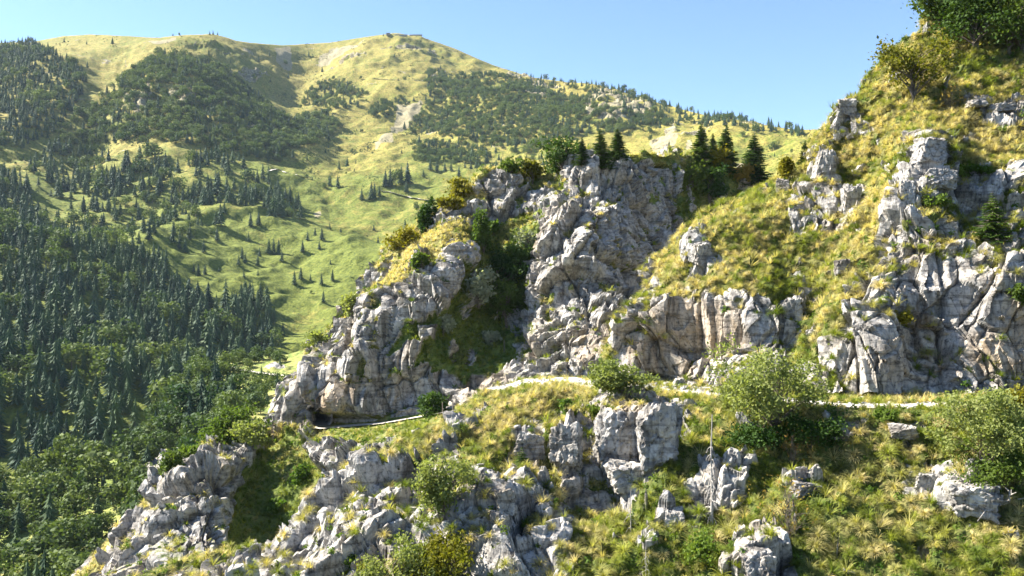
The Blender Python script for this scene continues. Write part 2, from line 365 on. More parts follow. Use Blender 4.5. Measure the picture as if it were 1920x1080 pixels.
def a_disp(U, V, flat, A, n, nv, nu, front):
    s = U.shape; d = blobs(U, V, A_BUMPS) * 0.9
    d += fbm(flat / 190, 5, 41).reshape(s) * 26 + fbm(flat / 34, 3, 43).reshape(s) * 4.5 - np.abs(fbm(flat / 70, 3, 47)).reshape(s) * 9 + ridged(flat / 20, 3, 49).reshape(s) * 1.1
    fc, cr = facets(flat / 16, 5); d += A['rock'] * (fc.reshape(s) * 8 + 2)
    k = np.ones(nv); k[front - 12:front] = np.linspace(1, 0.12, 12); k[front:] = 0.12
    return d * k[:, None]
us = np.linspace(-400, 2300, 900)
PA = sheet(us, A_TOP, A_BOT, 330, A_D)
PA = crest_back(PA, [(20, -1, 2), (250, -60, 6), (900, -500, 6)])
MT = body('far_mountain', PA, 330, M['far'], a_mask, a_disp)

# ---------------- the wooded spur behind the rocky ridge, lower left
F_TOP = [(-400, 960), (-100, 905), (0, 900), (150, 880), (240, 850), (300, 780), (360, 700), (430, 668), (500, 664), (540, 668), (640, 650), (900, 640)]
F_BOT = [(-400, 1400), (0, 1350), (150, 1300), (300, 1150), (500, 960), (700, 900), (900, 860)]
F_D = tps([(-400, 960, 240), (0, 900, 260), (150, 880, 262), (240, 850, 275), (300, 780, 300), (360, 700, 345), (430, 668, 375), (540, 668, 372), (700, 650, 370), (900, 640, 370),
           (430, 700, 338), (540, 705, 318), (0, 1100, 205), (0, 1350, 160), (150, 1080, 200), (200, 950, 238), (300, 900, 240), (400, 800, 258), (480, 760, 270), (500, 960, 185), (700, 900, 190), (900, 860, 190), (-400, 1400, 160), (300, 1150, 170)])
def f_mask(U, V, flat, nv, nu, front):
    Uw, Vw = warp(U, V, flat, 0.1, 10, 3)
    rock = region(Uw, Vw, [[(490, 689), (525, 683), (538, 693), (500, 696)], [(270, 900), (330, 850), (360, 860), (330, 930), (280, 930)]], 5)
    return dict(rock=rock, dry=0.35 + 0.5 * fbm(flat * 0.03, 4, 5).reshape(U.shape), scree=np.zeros(U.shape), tan=np.zeros(U.shape))
def f_disp(U, V, flat, A, n, nv, nu, front):
    return fbm(flat / 30, 4, 9).reshape(U.shape) * 4 * sstep(np.abs(V - (692 + (U - 430) * 0.12)), 4, 30) + A['rock'] * (facets(flat / 3.0, 3)[0].reshape(U.shape) * 2 + 2)
us = np.linspace(-400, 900, 330)
PF = crest_back(sheet(us, F_TOP, F_BOT, 130, F_D), [(10, -2, 3), (60, -30, 5)])
SP = body('wooded_spur', PF, 130, M['spur'], f_mask, f_disp)

# ---------------- the rocky ridge in the middle
B_CREST = [(60, 1220, 98), (140, 1082, 104), (200, 1020, 107), (265, 955, 110), (300, 925, 112), (330, 885, 114), (400, 850, 118), (480, 832, 122), (505, 785, 126), (520, 745, 129), (545, 700, 133), (575, 668, 136), (600, 640, 138), (640, 598, 142), (660, 560, 144), (690, 500, 147),
           (745, 448, 150), (800, 402, 152), (850, 368, 152), (880, 352, 151), (900, 330, 150), (925, 318, 150), (965, 320, 150), (980, 336, 152), (1010, 332, 154), (1060, 322, 154), (1085, 308, 152), (1110, 300, 150), (1160, 293, 150), (1210, 284, 152), (1260, 290, 156), (1330, 302, 160), (1390, 328, 162), (1440, 345, 164), (1600, 380, 170), (1800, 400, 175)]
B_ROWS = [
    ([(60, 1400, 80), (140, 1300, 84), (300, 1250, 82), (430, 1250, 90), (560, 1250, 88), (700, 1200, 86), (900, 1150, 88), (1200, 1100, 90), (1800, 1100, 90)], 34, 15),
    ([(60, 1300, 90), (140, 1160, 94), (220, 1080, 96), (300, 1040, 95), (400, 1040, 96), (440, 1040, 101.5), (520, 1040, 101.5), (620, 1020, 96), (760, 1000, 95), (900, 980, 96), (1200, 960, 98), (1800, 960, 100)], 60, 15),
    ([(60, 1280, 93), (140, 1130, 97), (220, 1045, 100), (290, 955, 103), (380, 900, 105), (440, 880, 109), (490, 870, 115), (540, 850, 117), (590, 835, 116), (640, 830, 111), (700, 828, 108), (800, 815, 106), (870, 800, 106), (1000, 790, 106), (1200, 790, 108), (1800, 790, 110)], 16, 9),
    ([(60, 1260, 95), (140, 1115, 99), (220, 1030, 103), (290, 942, 107), (380, 873, 111), (440, 852, 115), (500, 838, 122), (560, 816, 122), (600, 808, 120), (700, 801, 118), (800, 784, 115), (860, 773, 112), (900, 766, 110), (1000, 758, 108), (1200, 758, 112), (1800, 758, 114)], 9, 5),
    ([(60, 1250, 96), (140, 1105, 100.5), (220, 1018, 104.5), (290, 932, 109), (380, 864, 113.5), (440, 846, 117.5), (500, 818, 124), (560, 806, 125), (600, 798.5, 124), (700, 791.5, 122), (800, 775, 119), (860, 764.5, 116), (900, 758, 114), (1000, 750, 112), (1200, 750, 115), (1800, 750, 118)], 44, 5),
    ([(60, 1240, 96.5), (140, 1098, 101.5), (220, 1008, 106), (290, 925, 110.5), (380, 858, 115), (440, 842, 119), (500, 800, 125), (540, 745, 127), (590, 715, 125.5), (650, 700, 124.5), (730, 700, 122), (800, 700, 122), (850, 700, 122), (920, 710, 121), (1000, 680, 120), (1080, 660, 119), (1150, 650, 120), (1250, 640, 123), (1400, 620, 126), (1800, 620, 130)], 60, 15),
    ([(60, 1230, 97), (140, 1091, 102.5), (220, 1003, 106.5), (290, 922, 111), (380, 856, 116), (440, 840, 120), (500, 795, 125.5), (540, 722, 130), (590, 675, 132), (650, 620, 134), (700, 590, 131), (760, 560, 127), (830, 560, 127), (880, 580, 132), (930, 590, 137), (980, 585, 135), (1020, 560, 130), (1080, 560, 128), (1140, 560, 130), (1200, 540, 138), (1250, 520, 143), (1400, 520, 148), (1800, 520, 152)], 60, 15),
    ([(60, 1225, 97.5), (140, 1086, 103.2), (220, 1000, 107), (290, 919, 111.5), (380, 853, 117), (440, 838, 121), (500, 791, 125.8), (540, 710, 131.5), (590, 657, 135), (650, 590, 140), (700, 500, 144), (760, 470, 140), (810, 470, 136), (850, 460, 136), (890, 450, 140), (930, 440, 143), (980, 430, 142), (1030, 420, 138), (1080, 400, 136), (1130, 400, 137), (1180, 400, 142), (1240, 410, 150), (1300, 400, 154), (1400, 400, 158), (1800, 440, 164)], 46, 15),
    (B_CREST, 1, 3)]
B_ROCK = [[(640, 620), (700, 560), (780, 530), (840, 500), (850, 560), (760, 620), (700, 680), (650, 700)], [(1150, 430), (1280, 380), (1290, 430), (1230, 560), (1170, 620)], [(860, 380), (1000, 350), (1040, 380), (960, 420), (880, 420)], [(500, 800), (560, 690), (640, 680), (720, 715), (760, 700), (850, 690), (900, 700), (1000, 670), (1160, 610), (1190, 760), (980, 750), (870, 770), (600, 802)], [(1010, 400), (1080, 340), (1180, 300), (1270, 300), (1270, 380), (1200, 440), (1230, 500), (1190, 600), (1130, 640), (1010, 640), (970, 600), (1000, 520)], [(700, 700), (760, 640), (800, 650), (780, 700)], [(545, 690), (600, 700), (660, 700), (740, 730), (830, 690), (890, 705), (990, 680), (1080, 650), (1170, 600), (1190, 760), (980, 740), (870, 770), (600, 800), (500, 830), (480, 830), (520, 745)],
          [(545, 700), (600, 640), (650, 600), (700, 600), (690, 640), (640, 680), (600, 710), (570, 720)], [(690, 650), (730, 640), (735, 700), (700, 710)],
          [(1000, 470), (1050, 400), (1100, 420), (1150, 450), (1140, 560), (1080, 580), (1000, 575)], [(1040, 340), (1110, 298), (1180, 296), (1180, 350), (1130, 420), (1060, 400), (1100, 350)],
          [(880, 358), (925, 318), (975, 320), (978, 350), (950, 372), (900, 376)], [(1180, 300), (1260, 292), (1275, 360), (1240, 420), (1180, 430), (1160, 380)], [(1140, 430), (1200, 440), (1220, 520), (1180, 600), (1140, 600)],
          [(765, 575), (830, 545), (835, 585), (790, 600)], [(1000, 590), (1100, 590), (1140, 620), (1060, 660), (980, 680), (960, 640)], [(600, 830), (700, 830), (790, 825), (850, 815), (850, 850), (760, 900), (640, 910), (600, 890), (585, 850)],
          [(130, 1100), (265, 955), (330, 890), (360, 890), (480, 830), (490, 850), (470, 900), (430, 1000), (410, 1040), (290, 1080), (280, 1100)], [(870, 555), (905, 560), (910, 585), (880, 590)], [(690, 500), (740, 450), (720, 500), (680, 540)],
          [(840, 650), (880, 640), (890, 670), (850, 680)], [(820, 400), (880, 380), (890, 400), (830, 420)], [(780, 610), (820, 600), (820, 640), (790, 650)], [(980, 380), (1040, 350), (1050, 380), (990, 410)]]
B_TAN = [[(850, 700), (960, 690), (960, 730), (870, 750)], [(640, 700), (700, 700), (680, 780), (600, 790)], [(1060, 640), (1150, 610), (1150, 680), (1080, 700)]]
def b_mask(U, V, flat, nv, nu, front):
    Uw, Vw = warp(U, V, flat, 0.13, 22, 13)
    rock = region(Uw, Vw, B_ROCK, 9)
    nz = fbm(flat * [0.25, 0.25, 0.12], 4, 31).reshape(U.shape)
    rock = np.clip(rock + 0.9 * sstep(nz, 0.12, 0.3) * (1 - region(U, V, [[(430, 860), (560, 820), (600, 900), (560, 1000), (430, 1060)]], 20)) - 0.45 * sstep(-nz, 0.28, 0.5) * 1.0, 0, 1)
    rock = np.clip(rock - 0.6 * sstep(fbm(flat * [0.5, 0.5, 0.3], 3, 131).reshape(U.shape), 0.2, 0.4) + 0.5 * region(U, V, [[(560, 715), (640, 705), (850, 705), (1000, 690), (1150, 640), (1160, 740), (860, 762), (600, 796), (540, 790)]], 12), 0, 1)
    shelf = region(U, V, [[(596, 797), (700, 790), (800, 774), (880, 760), (880, 772), (800, 786), (700, 803), (600, 810)]], 2)
    rock = rock * (1 - shelf)
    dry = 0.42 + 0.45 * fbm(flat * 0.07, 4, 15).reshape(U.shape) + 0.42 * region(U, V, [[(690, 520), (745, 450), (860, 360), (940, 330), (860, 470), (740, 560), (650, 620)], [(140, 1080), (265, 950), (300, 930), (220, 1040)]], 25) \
        - 0.35 * region(U, V, [[(740, 570), (850, 500), (900, 430), (1000, 500), (990, 690), (870, 720), (730, 690)], [(1180, 500), (1290, 420), (1290, 330), (1360, 340), (1160, 620)]], 30) - 0.15 * region(U, V, [[(430, 860), (560, 820), (600, 900), (560, 1000), (430, 1060)]], 20)  # gully grass made darker green, putting the gullies' shade into the colour
    tan = region(Uw, Vw, B_TAN, 12) * 0.7
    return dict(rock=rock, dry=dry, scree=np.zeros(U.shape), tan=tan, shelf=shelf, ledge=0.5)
B_BUMPS = [(838, 510, 22, 70, 12, 1.5), (925, 340, 45, 18, 0, 1.5), (640, 760, 60, 40, 0, 1.5), (560, 760, 25, 60, 20, 2.0), (790, 730, 40, 40, 0, -1.5), (700, 640, 25, 60, 15, 3), (1120, 330, 50, 25, 0, 2)]
def rock_disp(flat, s, seed, a, b, c):
    q = flat * [1, 1, 0.55] / s + 0.5 * np.stack([perlin(flat / s / 1.3, seed), perlin(flat / s / 1.3 + 9, seed), perlin(flat / s / 1.3 + 17, seed)], -1)
    f1, c1 = facets(q, seed); f2, c2 = facets(q * 2.9 + 3.3, seed + 1); f3, c3 = facets(q * 7.9 + 8.1, seed + 2)
    return f1 * a + f2 * b + f3 * c - sstep(-c1, -0.09, 0) * a * 0.35 - sstep(-c2, -0.1, 0) * b * 0.4
def b_disp(U, V, flat, A, n, nv, nu, front):
    s = U.shape
    rk = rock_disp(flat, 10.0, 11, 2.6, 1.4, 0.6).reshape(s)
    low = fbm(flat / 14, 3, 61).reshape(s) * 2.6
    hum = fbm(flat / 2.2, 3, 63).reshape(s) * 0.9 + facets(flat / 3.0, 4)[0].reshape(s) * 0.35
    d = low + sstep(A['rock'], 0.2, 0.8) * (rk + 0.5) + (1 - A['rock']) * hum + blobs(U, V, B_BUMPS)
    back = np.ones(nv); back[front:] = 0.8
    prox = region(U, V, [[(592, 776), (620, 780), (700, 781), (800, 765), (930, 746), (930, 795), (800, 812), (700, 830), (590, 836)]], 7)
    return d * (1 - prox) * back[:, None]
us = np.linspace(60, 1800, 720)
PB = loft(us, B_ROWS); fb = PB.shape[0]
PB = crest_back(PB, [(3, -0.8, 3), (12, -8, 8), (40, -60, 10)])
def b_hole(U, V, nv, front):
    r = np.arange(nv - 1)[:, None]
    return ((((U - 604) / 13.5) ** 2 + ((V - 784) / 16.0) ** 2 < 1) & (V < 799) & (r < front))
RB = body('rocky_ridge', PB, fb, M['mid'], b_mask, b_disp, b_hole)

# ---------------- the near ridge and cliff on the right
C_CREST = [(1120, 725, 66), (1145, 690, 67), (1152, 610, 69), (1180, 580, 70), (1205, 545, 72), (1235, 490, 74), (1270, 440, 76), (1300, 415, 78), (1350, 380, 80), (1400, 360, 80), (1440, 342, 79), (1490, 325, 77), (1515, 290, 76), (1540, 250, 76), (1575, 195, 77), (1600, 172, 78), (1640, 120, 79), (1690, 75, 80), (1720, 45, 80), (1760, 10, 82), (1820, -40, 85), (1900, -80, 88), (2000, -120, 92), (2300, -200, 96)]
C_ROWS = [
    ([(1120, 730, 63.6), (1150, 722, 63.4), (1200, 722, 62), (1300, 728, 60.5), (1400, 742, 56), (1520, 744, 53), (1560, 744, 52.5), (1700, 744, 52), (1800, 744, 51.5), (1920, 744, 51), (2300, 744, 50)], 52, 9),
    ([(1120, 729, 64), (1150, 690, 64), (1200, 650, 62.6), (1300, 660, 62.2), (1400, 665, 58.4), (1480, 680, 58), (1540, 670, 55), (1600, 660, 53.6), (1660, 650, 52.8), (1720, 640, 53.6), (1800, 640, 53.4), (1920, 640, 52.6), (2300, 640, 51.5)], 46, 15),
    ([(1120, 728, 64.5), (1150, 640, 65), (1180, 600, 64.5), (1240, 560, 63.2), (1300, 555, 63.5), (1380, 560, 60), (1460, 570, 60.5), (1520, 580, 59.5), (1600, 560, 56.5), (1660, 540, 54.6), (1720, 540, 54.6), (1800, 530, 54.6), (1920, 530, 53.6), (2300, 530, 52.5)], 70, 21),
    ([(1120, 727, 65), (1150, 620, 67), (1180, 590, 67.6), (1230, 510, 70), (1300, 460, 69.5), (1400, 440, 67), (1480, 440, 66), (1560, 430, 66), (1620, 430, 63), (1670, 420, 59), (1740, 420, 57.5), (1820, 410, 58.5), (1920, 400, 58), (2300, 400, 57)], 60, 25),
    ([(1120, 726, 65.5), (1150, 614, 68.4), (1180, 584, 69), (1232, 496, 72.5), (1300, 430, 75), (1400, 380, 76), (1480, 350, 73), (1540, 310, 72), (1600, 290, 71), (1680, 280, 67), (1740, 270, 63), (1800, 280, 65), (1920, 270, 64), (2300, 260, 64)], 60, 25),
    ([(1120, 725.5, 65.8), (1150, 612, 68.8), (1180, 582, 69.6), (1234, 492, 73.5), (1300, 420, 77), (1400, 366, 79), (1480, 332, 76), (1530, 275, 74.5), (1570, 220, 75), (1640, 160, 75), (1720, 140, 74), (1800, 150, 74), (1920, 110, 75), (2300, 60, 76)], 40, 15),
    (C_CREST, 1, 3)]
C_ROCK = [[(1700, 255), (1780, 250), (1800, 330), (1870, 320), (1930, 340), (2000, 480), (1850, 480), (1640, 500), (1640, 450), (1680, 400), (1665, 380)], [(1480, 350), (1525, 300), (1545, 275), (1575, 340), (1620, 350), (1600, 420), (1540, 440), (1480, 420)], [(1560, 200), (1600, 190), (1650, 240), (1600, 250)], [(1280, 450), (1330, 440), (1350, 500), (1290, 530)], [(1800, 180), (1930, 180), (1930, 250), (1870, 230), (1800, 210)], [(1140, 640), (1160, 580), (1210, 545), (1280, 545), (1380, 550), (1450, 560), (1490, 600), (1510, 700), (1530, 745), (1150, 745)],
          [(1520, 745), (1520, 690), (1540, 640), (1600, 600), (1620, 520), (1650, 450), (1680, 420), (1730, 440), (1760, 480), (1850, 465), (1990, 470), (2300, 470), (2300, 760), (1530, 760)],
          [(1685, 330), (1715, 262), (1745, 245), (1775, 262), (1770, 290), (1750, 320), (1790, 330), (1850, 330), (1850, 360), (1800, 400), (1740, 380), (1690, 400), (1670, 420), (1665, 380)],
          [(1522, 290), (1545, 270), (1568, 290), (1570, 335), (1545, 360), (1525, 340)], [(1575, 340), (1610, 340), (1608, 400), (1578, 405)], [(1478, 370), (1520, 355), (1560, 370), (1545, 410), (1500, 420), (1475, 400)],
          [(1290, 460), (1325, 445), (1340, 470), (1320, 505), (1290, 500)], [(1572, 190), (1600, 185), (1605, 215), (1580, 220)], [(1612, 220), (1640, 222), (1636, 245), (1612, 240)], [(1808, 190), (1840, 188), (1845, 200), (1812, 202)],
          [(1855, 190), (1900, 195), (1895, 210), (1855, 208)], [(1885, 215), (1905, 225), (1895, 245), (1880, 235)], [(1150, 600), (1190, 555), (1230, 500), (1245, 470), (1215, 560)], [(1600, 560), (1620, 530), (1610, 600)], [(1895, 340), (1930, 340), (1930, 390), (1890, 390)],
          [(1660, 300), (1680, 300), (1675, 330), (1655, 325)], [(1455, 545), (1500, 550), (1498, 600), (1460, 600)]]
C_TAN = [[(1160, 640), (1260, 560), (1380, 560), (1400, 660), (1300, 700), (1180, 690)], [(1700, 600), (1740, 560), (1780, 640), (1790, 720), (1700, 730), (1640, 680)], [(1800, 620), (1920, 580), (2000, 700), (1830, 700)]]
C_BARE = [[(1160, 640), (1240, 570), (1390, 570), (1480, 620), (1510, 740), (1160, 740)], [(1620, 520), (1700, 500), (1920, 520), (1990, 720), (1560, 740), (1600, 620)]]
def c_mask(U, V, flat, nv, nu, front):
    Uw, Vw = warp(U, V, flat, 0.25, 26, 23)
    rock = region(Uw, Vw, C_ROCK, 9)
    nz = fbm(flat * [0.42, 0.42, 0.25], 4, 33).reshape(U.shape); bare = region(U, V, C_BARE, 25)
    rock = np.clip(rock + 0.85 * sstep(nz, 0.27, 0.42) - (0.65 - 0.55 * bare) * sstep(-nz, 0.30, 0.5), 0, 1)
    rock = np.clip(rock - (0.75 - 0.5 * bare) * sstep(fbm(flat * [0.9, 0.9, 0.5], 3, 133).reshape(U.shape), 0.12, 0.35), 0, 1)
    dry = 0.40 + 0.5 * fbm(flat * 0.12, 4, 25).reshape(U.shape) + 0.28 * region(U, V, [[(1440, 340), (1540, 250), (1720, 45), (1760, 150), (1640, 330), (1560, 430), (1450, 420)]], 40) \
        + 0.30 * region(U, V, [[(1500, 560), (1560, 460), (1660, 350), (1680, 400), (1600, 600), (1530, 640)], [(1750, 180), (1920, 120), (1920, 330), (1800, 320)], [(1230, 500), (1300, 420), (1330, 440), (1210, 580)]], 30)
    tan = region(Uw, Vw, C_TAN, 20) * 0.75
    return dict(rock=rock, dry=dry, scree=np.zeros(U.shape), tan=tan, ledge=0.7 - 0.45 * bare)
C_BUMPS = [(1735, 300, 50, 60, -30, 2.2), (1690, 400, 30, 60, -20, 1.2), (1545, 310, 25, 40, 0, 1.0), (1312, 475, 24, 26, 0, 0.8), (1640, 600, 40, 90, 10, 1.0), (1480, 575, 26, 26, 0, -0.8), (1730, 650, 30, 80, 10, -0.9), (1850, 600, 70, 50, 0, -0.7), (1240, 690, 60, 30, 0, -1.0), (1520, 560, 30, 80, 20, -0.8)]
def c_disp(U, V, flat, A, n, nv, nu, front):
    s = U.shape; rk = rock_disp(flat, 5.0, 51, 1.1, 0.6, 0.28).reshape(s)
    low = fbm(flat / 7, 3, 71).reshape(s) * 1.4
    hum = fbm(flat / 1.3, 3, 73).reshape(s) * 0.6 + facets(flat / 1.7, 6)[0].reshape(s) * 0.35
    fade = sstep(U, 1140, 1175)
    return (low * fade + sstep(A['rock'], 0.2, 0.8) * (rk + 0.2) * (0.35 + 0.65 * fade) + (1 - A['rock']) * hum + blobs(U, V, C_BUMPS)) 
us = np.concatenate([np.linspace(1120, 1240, 90)[:-1], np.linspace(1240, 1960, 360)[:-1], np.linspace(1960, 2300, 60)])
PC = loft(us, C_ROWS); fc_ = PC.shape[0]
PC = crest_back(PC, [(1.5, -0.4, 3), (9, -6, 8), (40, -50, 10)])
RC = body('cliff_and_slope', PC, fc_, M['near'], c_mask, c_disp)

# ---------------- the near slope with the path along its top
D_CREST = [(200, 1130, 43), (290, 1078, 44), (360, 1050, 45), (420, 1040, 45.5), (500, 1042, 46), (550, 1000, 47), (590, 945, 49), (620, 915, 50), (680, 888, 51), (760, 830, 53), (820, 790, 55), (870, 762, 56.5), (900, 742, 58), (960, 722, 62), (985, 712, 63.5), (1040, 709, 64.2), (1150, 714, 64.2), (1300, 722, 62.2), (1400, 736, 58), (1520, 738, 54.2), (1700, 738, 53.5), (1920, 738, 52.6), (2300, 738, 51.4)]
D_ROWS = [
    ([(200, 1500, 26), (500, 1500, 26), (1000, 1500, 26), (1500, 1500, 27), (2300, 1500, 27)], 26, 15),
    ([(200, 1240, 38), (500, 1200, 37), (700, 1180, 37), (850, 1160, 38), (1000, 1150, 37), (1200, 1130, 37.5), (1500, 1110, 37), (1700, 1110, 36.5), (2300, 1110, 36)], 70, 15),
    ([(200, 1170, 41.5), (290, 1110, 42.5), (420, 1075, 43.4), (520, 1060, 44), (600, 1000, 44), (700, 970, 43.5), (800, 960, 43.5), (900, 950, 44), (980, 950, 43.5), (1040, 940, 43), (1100, 940, 44.5), (1200, 940, 43), (1300, 930, 43), (1400, 930, 43), (1500, 920, 42.5), (1700, 920, 41.5), (1850, 930, 40.5), (2300, 930, 40)], 60, 21),
    ([(200, 1140, 42.8), (290, 1085, 43.8), (360, 1058, 44.8), (420, 1047, 45), (500, 1048, 45.5), (560, 1000, 46), (600, 950, 47.4), (680, 900, 48.5), (780, 850, 49.5), (870, 830, 49), (960, 820, 49.5), (1040, 820, 50), (1120, 830, 49.5), (1200, 830, 50), (1270, 830, 49.4), (1350, 830, 47), (1450, 840, 45.5), (1600, 845, 44), (1800, 850, 43), (2300, 850, 42.4)], 50, 21),
    ([(200, 1134, 43), (290, 1080, 44), (360, 1052, 45), (420, 1042, 45.4), (500, 1044, 45.9), (550, 1003, 46.8), (590, 947, 48.6), (620, 917, 49.7), (680, 890, 50.7), (760, 833, 52.4), (820, 795, 53.6), (870, 768, 54.6), (930, 745, 55.5), (985, 733, 56.5), (1040, 726, 57.5), (1110, 737, 55.5), (1200, 745, 54), (1300, 748, 53.5), (1400, 756, 50), (1510, 768, 46.5), (1700, 771, 45.4), (1800, 771, 45), (1920, 768, 44.7), (2300, 768, 44)], 20, 9),
    (D_CREST, 1, 3)]
D_ROCK = [[(430, 1050), (560, 990), (600, 940), (700, 900), (850, 880), (1000, 900), (1070, 930), (1070, 1110), (430, 1110)], [(1020, 770), (1100, 765), (1130, 870), (1060, 880), (1020, 840)], [(960, 790), (1020, 790), (1010, 860), (960, 850)], [(780, 850), (860, 830), (880, 900), (780, 900)], [(930, 870), (1000, 900), (1010, 1000), (930, 960)], [(1100, 765), (1160, 740), (1290, 738), (1320, 780), (1290, 850), (1250, 900), (1180, 930), (1130, 920), (1090, 960), (1050, 960), (1060, 880), (1110, 860)], [(560, 960), (690, 880), (800, 860), (880, 880), (1000, 940), (1070, 960), (1060, 1110), (480, 1110), (550, 1010)], [(880, 760), (915, 745), (900, 800), (850, 830), (840, 800)], [(1270, 900), (1400, 870), (1420, 920), (1300, 990)], [(1370, 1010), (1460, 990), (1500, 1110), (1370, 1110)], [(1690, 870), (1870, 870), (1870, 960), (1700, 930)], [(1540, 780), (1620, 785), (1600, 830), (1550, 820)], [(1120, 765), (1150, 745), (1200, 738), (1265, 742), (1290, 770), (1275, 830), (1250, 880), (1190, 900), (1150, 900), (1130, 870), (1112, 820)], [(1030, 785), (1060, 772), (1085, 785), (1092, 830), (1060, 862), (1030, 845)],
          [(972, 800), (1005, 798), (1015, 820), (1000, 850), (975, 842)], [(600, 935), (690, 885), (720, 900), (790, 870), (800, 920), (870, 900), (900, 960), (985, 960), (990, 1100), (700, 1100), (500, 1100), (520, 1060), (555, 1000), (590, 950)],
          [(290, 1090), (370, 1050), (430, 1045), (460, 1060), (420, 1100), (290, 1110)], [(1000, 1010), (1050, 930), (1070, 880), (1110, 890), (1120, 920), (1080, 960), (1060, 1010), (1055, 1100), (985, 1100)],
          [(1245, 945), (1280, 935), (1290, 960), (1260, 990), (1240, 975)], [(1305, 895), (1345, 870), (1400, 880), (1400, 915), (1350, 930), (1325, 960), (1300, 930)], [(1388, 1020), (1420, 1000), (1455, 1010), (1465, 1060), (1450, 1100), (1392, 1090)],
          [(1770, 905), (1800, 885), (1850, 885), (1855, 920), (1800, 960), (1765, 950)], [(1712, 880), (1740, 862), (1765, 885), (1760, 915), (1720, 912)], [(1480, 905), (1535, 895), (1545, 920), (1500, 935), (1478, 925)],
          [(1680, 800), (1725, 790), (1735, 815), (1690, 825)], [(935, 905), (960, 900), (980, 930), (955, 960), (935, 940)], [(880, 760), (905, 765), (900, 800), (870, 800)], [(1085, 850), (1115, 845), (1120, 880), (1090, 885)], [(1255, 750), (1300, 760), (1310, 800), (1280, 800)],
          [(1015, 880), (1050, 880), (1040, 910), (1010, 905)], [(800, 870), (830, 860), (840, 900), (810, 930)], [(1545, 790), (1580, 780), (1590, 800), (1550, 810)]]
D_TAN = [[(1160, 760), (1230, 745), (1260, 820), (1200, 890), (1150, 860)]]
def d_mask(U, V, flat, nv, nu, front):
    Uw, Vw = warp(U, V, flat, 0.35, 22, 83)
    rock = region(Uw, Vw, D_ROCK, 7); nz = fbm(flat * [0.6, 0.6, 0.4], 4, 85).reshape(U.shape)
    L_ = region(U, V, [[(280, 1100), (620, 900), (900, 880), (1000, 950), (1000, 1100)]], 20)
    r_ = np.arange(nv)[:, None] / 1.0
    rock = np.clip(rock + 0.85 * sstep(nz, 0.31 - 0.08 * L_, 0.45) + 0.65 * L_ - 0.5 * sstep(-nz, 0.30, 0.5), 0, 1)
    rock = np.clip(rock - (0.55 - 0.25 * L_) * sstep(fbm(flat * [0.8, 0.8, 0.5], 3, 135).reshape(U.shape), 0.05, 0.3), 0, 1)
    top = np.zeros(U.shape); top[front - 21:] = 1; rock = rock * (1 - top * (U > 860))
    dry = 0.42 + 0.5 * fbm(flat * 0.16, 4, 87).reshape(U.shape) + 0.3 * region(U, V, [[(560, 950), (680, 885), (870, 760), (1040, 705), (1120, 740), (1000, 800), (800, 850), (700, 900)]], 20) - 0.16 * region(U, V, [[(1400, 900), (1920, 900), (1920, 1100), (1400, 1100)]], 50)
    return dict(rock=rock, dry=dry, scree=region(Uw, Vw, [[(985, 715), (1030, 709), (1110, 716), (1190, 722), (1190, 729), (1110, 730), (1060, 722), (1020, 722)]], 3), tan=region(Uw, Vw, D_TAN, 15) * 0.6, ledge=0.42, top=top)
D_BUMPS = [(1200, 820, 80, 75, 10, 1.8), (1060, 815, 25, 32, 0, 0.8), (990, 820, 18, 22, 0, 0.6), (1140, 900, 60, 60, 0, -1.6), (1010, 880, 50, 60, 40, -0.7), (860, 960, 50, 80, 20, 0.8), (1420, 1050, 30, 40, 0, 0.5), (1340, 905, 45, 32, 0, 0.45), (940, 1020, 60, 60, 0, 0.8), (1810, 920, 45, 32, 0, 0.6), (1640, 830, 60, 40, 0, 0.4), (1560, 970, 120, 30, 20, 0.4), (1250, 1020, 60, 40, -30, 0.4)]
def d_disp(U, V, flat, A, n, nv, nu, front):
    s = U.shape; rk = rock_disp(flat, 5.2, 91, 1.3, 0.55, 0.24).reshape(s)
    low = fbm(flat / 5, 3, 95).reshape(s) * 0.9
    hum = fbm(flat / 0.9, 3, 97).reshape(s) * 0.42 + facets(flat / 1.2, 8)[0].reshape(s) * 0.3
    d = low + sstep(A['rock'], 0.2, 0.8) * (rk + 0.25) + (1 - A['rock']) * hum + blobs(U, V, D_BUMPS)
    t = A['top'] * sstep(U, 860, 960); t[front - 28:front - 21] = np.maximum(t[front - 28:front - 21], np.linspace(0, 1, 7)[:, None] * sstep(U[front - 28:front - 21], 860, 960))
    return d * (1 - 0.94 * t)
us = np.concatenate([np.linspace(200, 1960, 800)[:-1], np.linspace(1960, 2300, 60)])
PD = loft(us, D_ROWS); fd = PD.shape[0]
PD = crest_back(PD, [(1.2, -0.25, 3), (10, -9, 8), (24, -36, 8)])
RD = body('near_slope', PD, fd, M['near'], d_mask, d_disp)

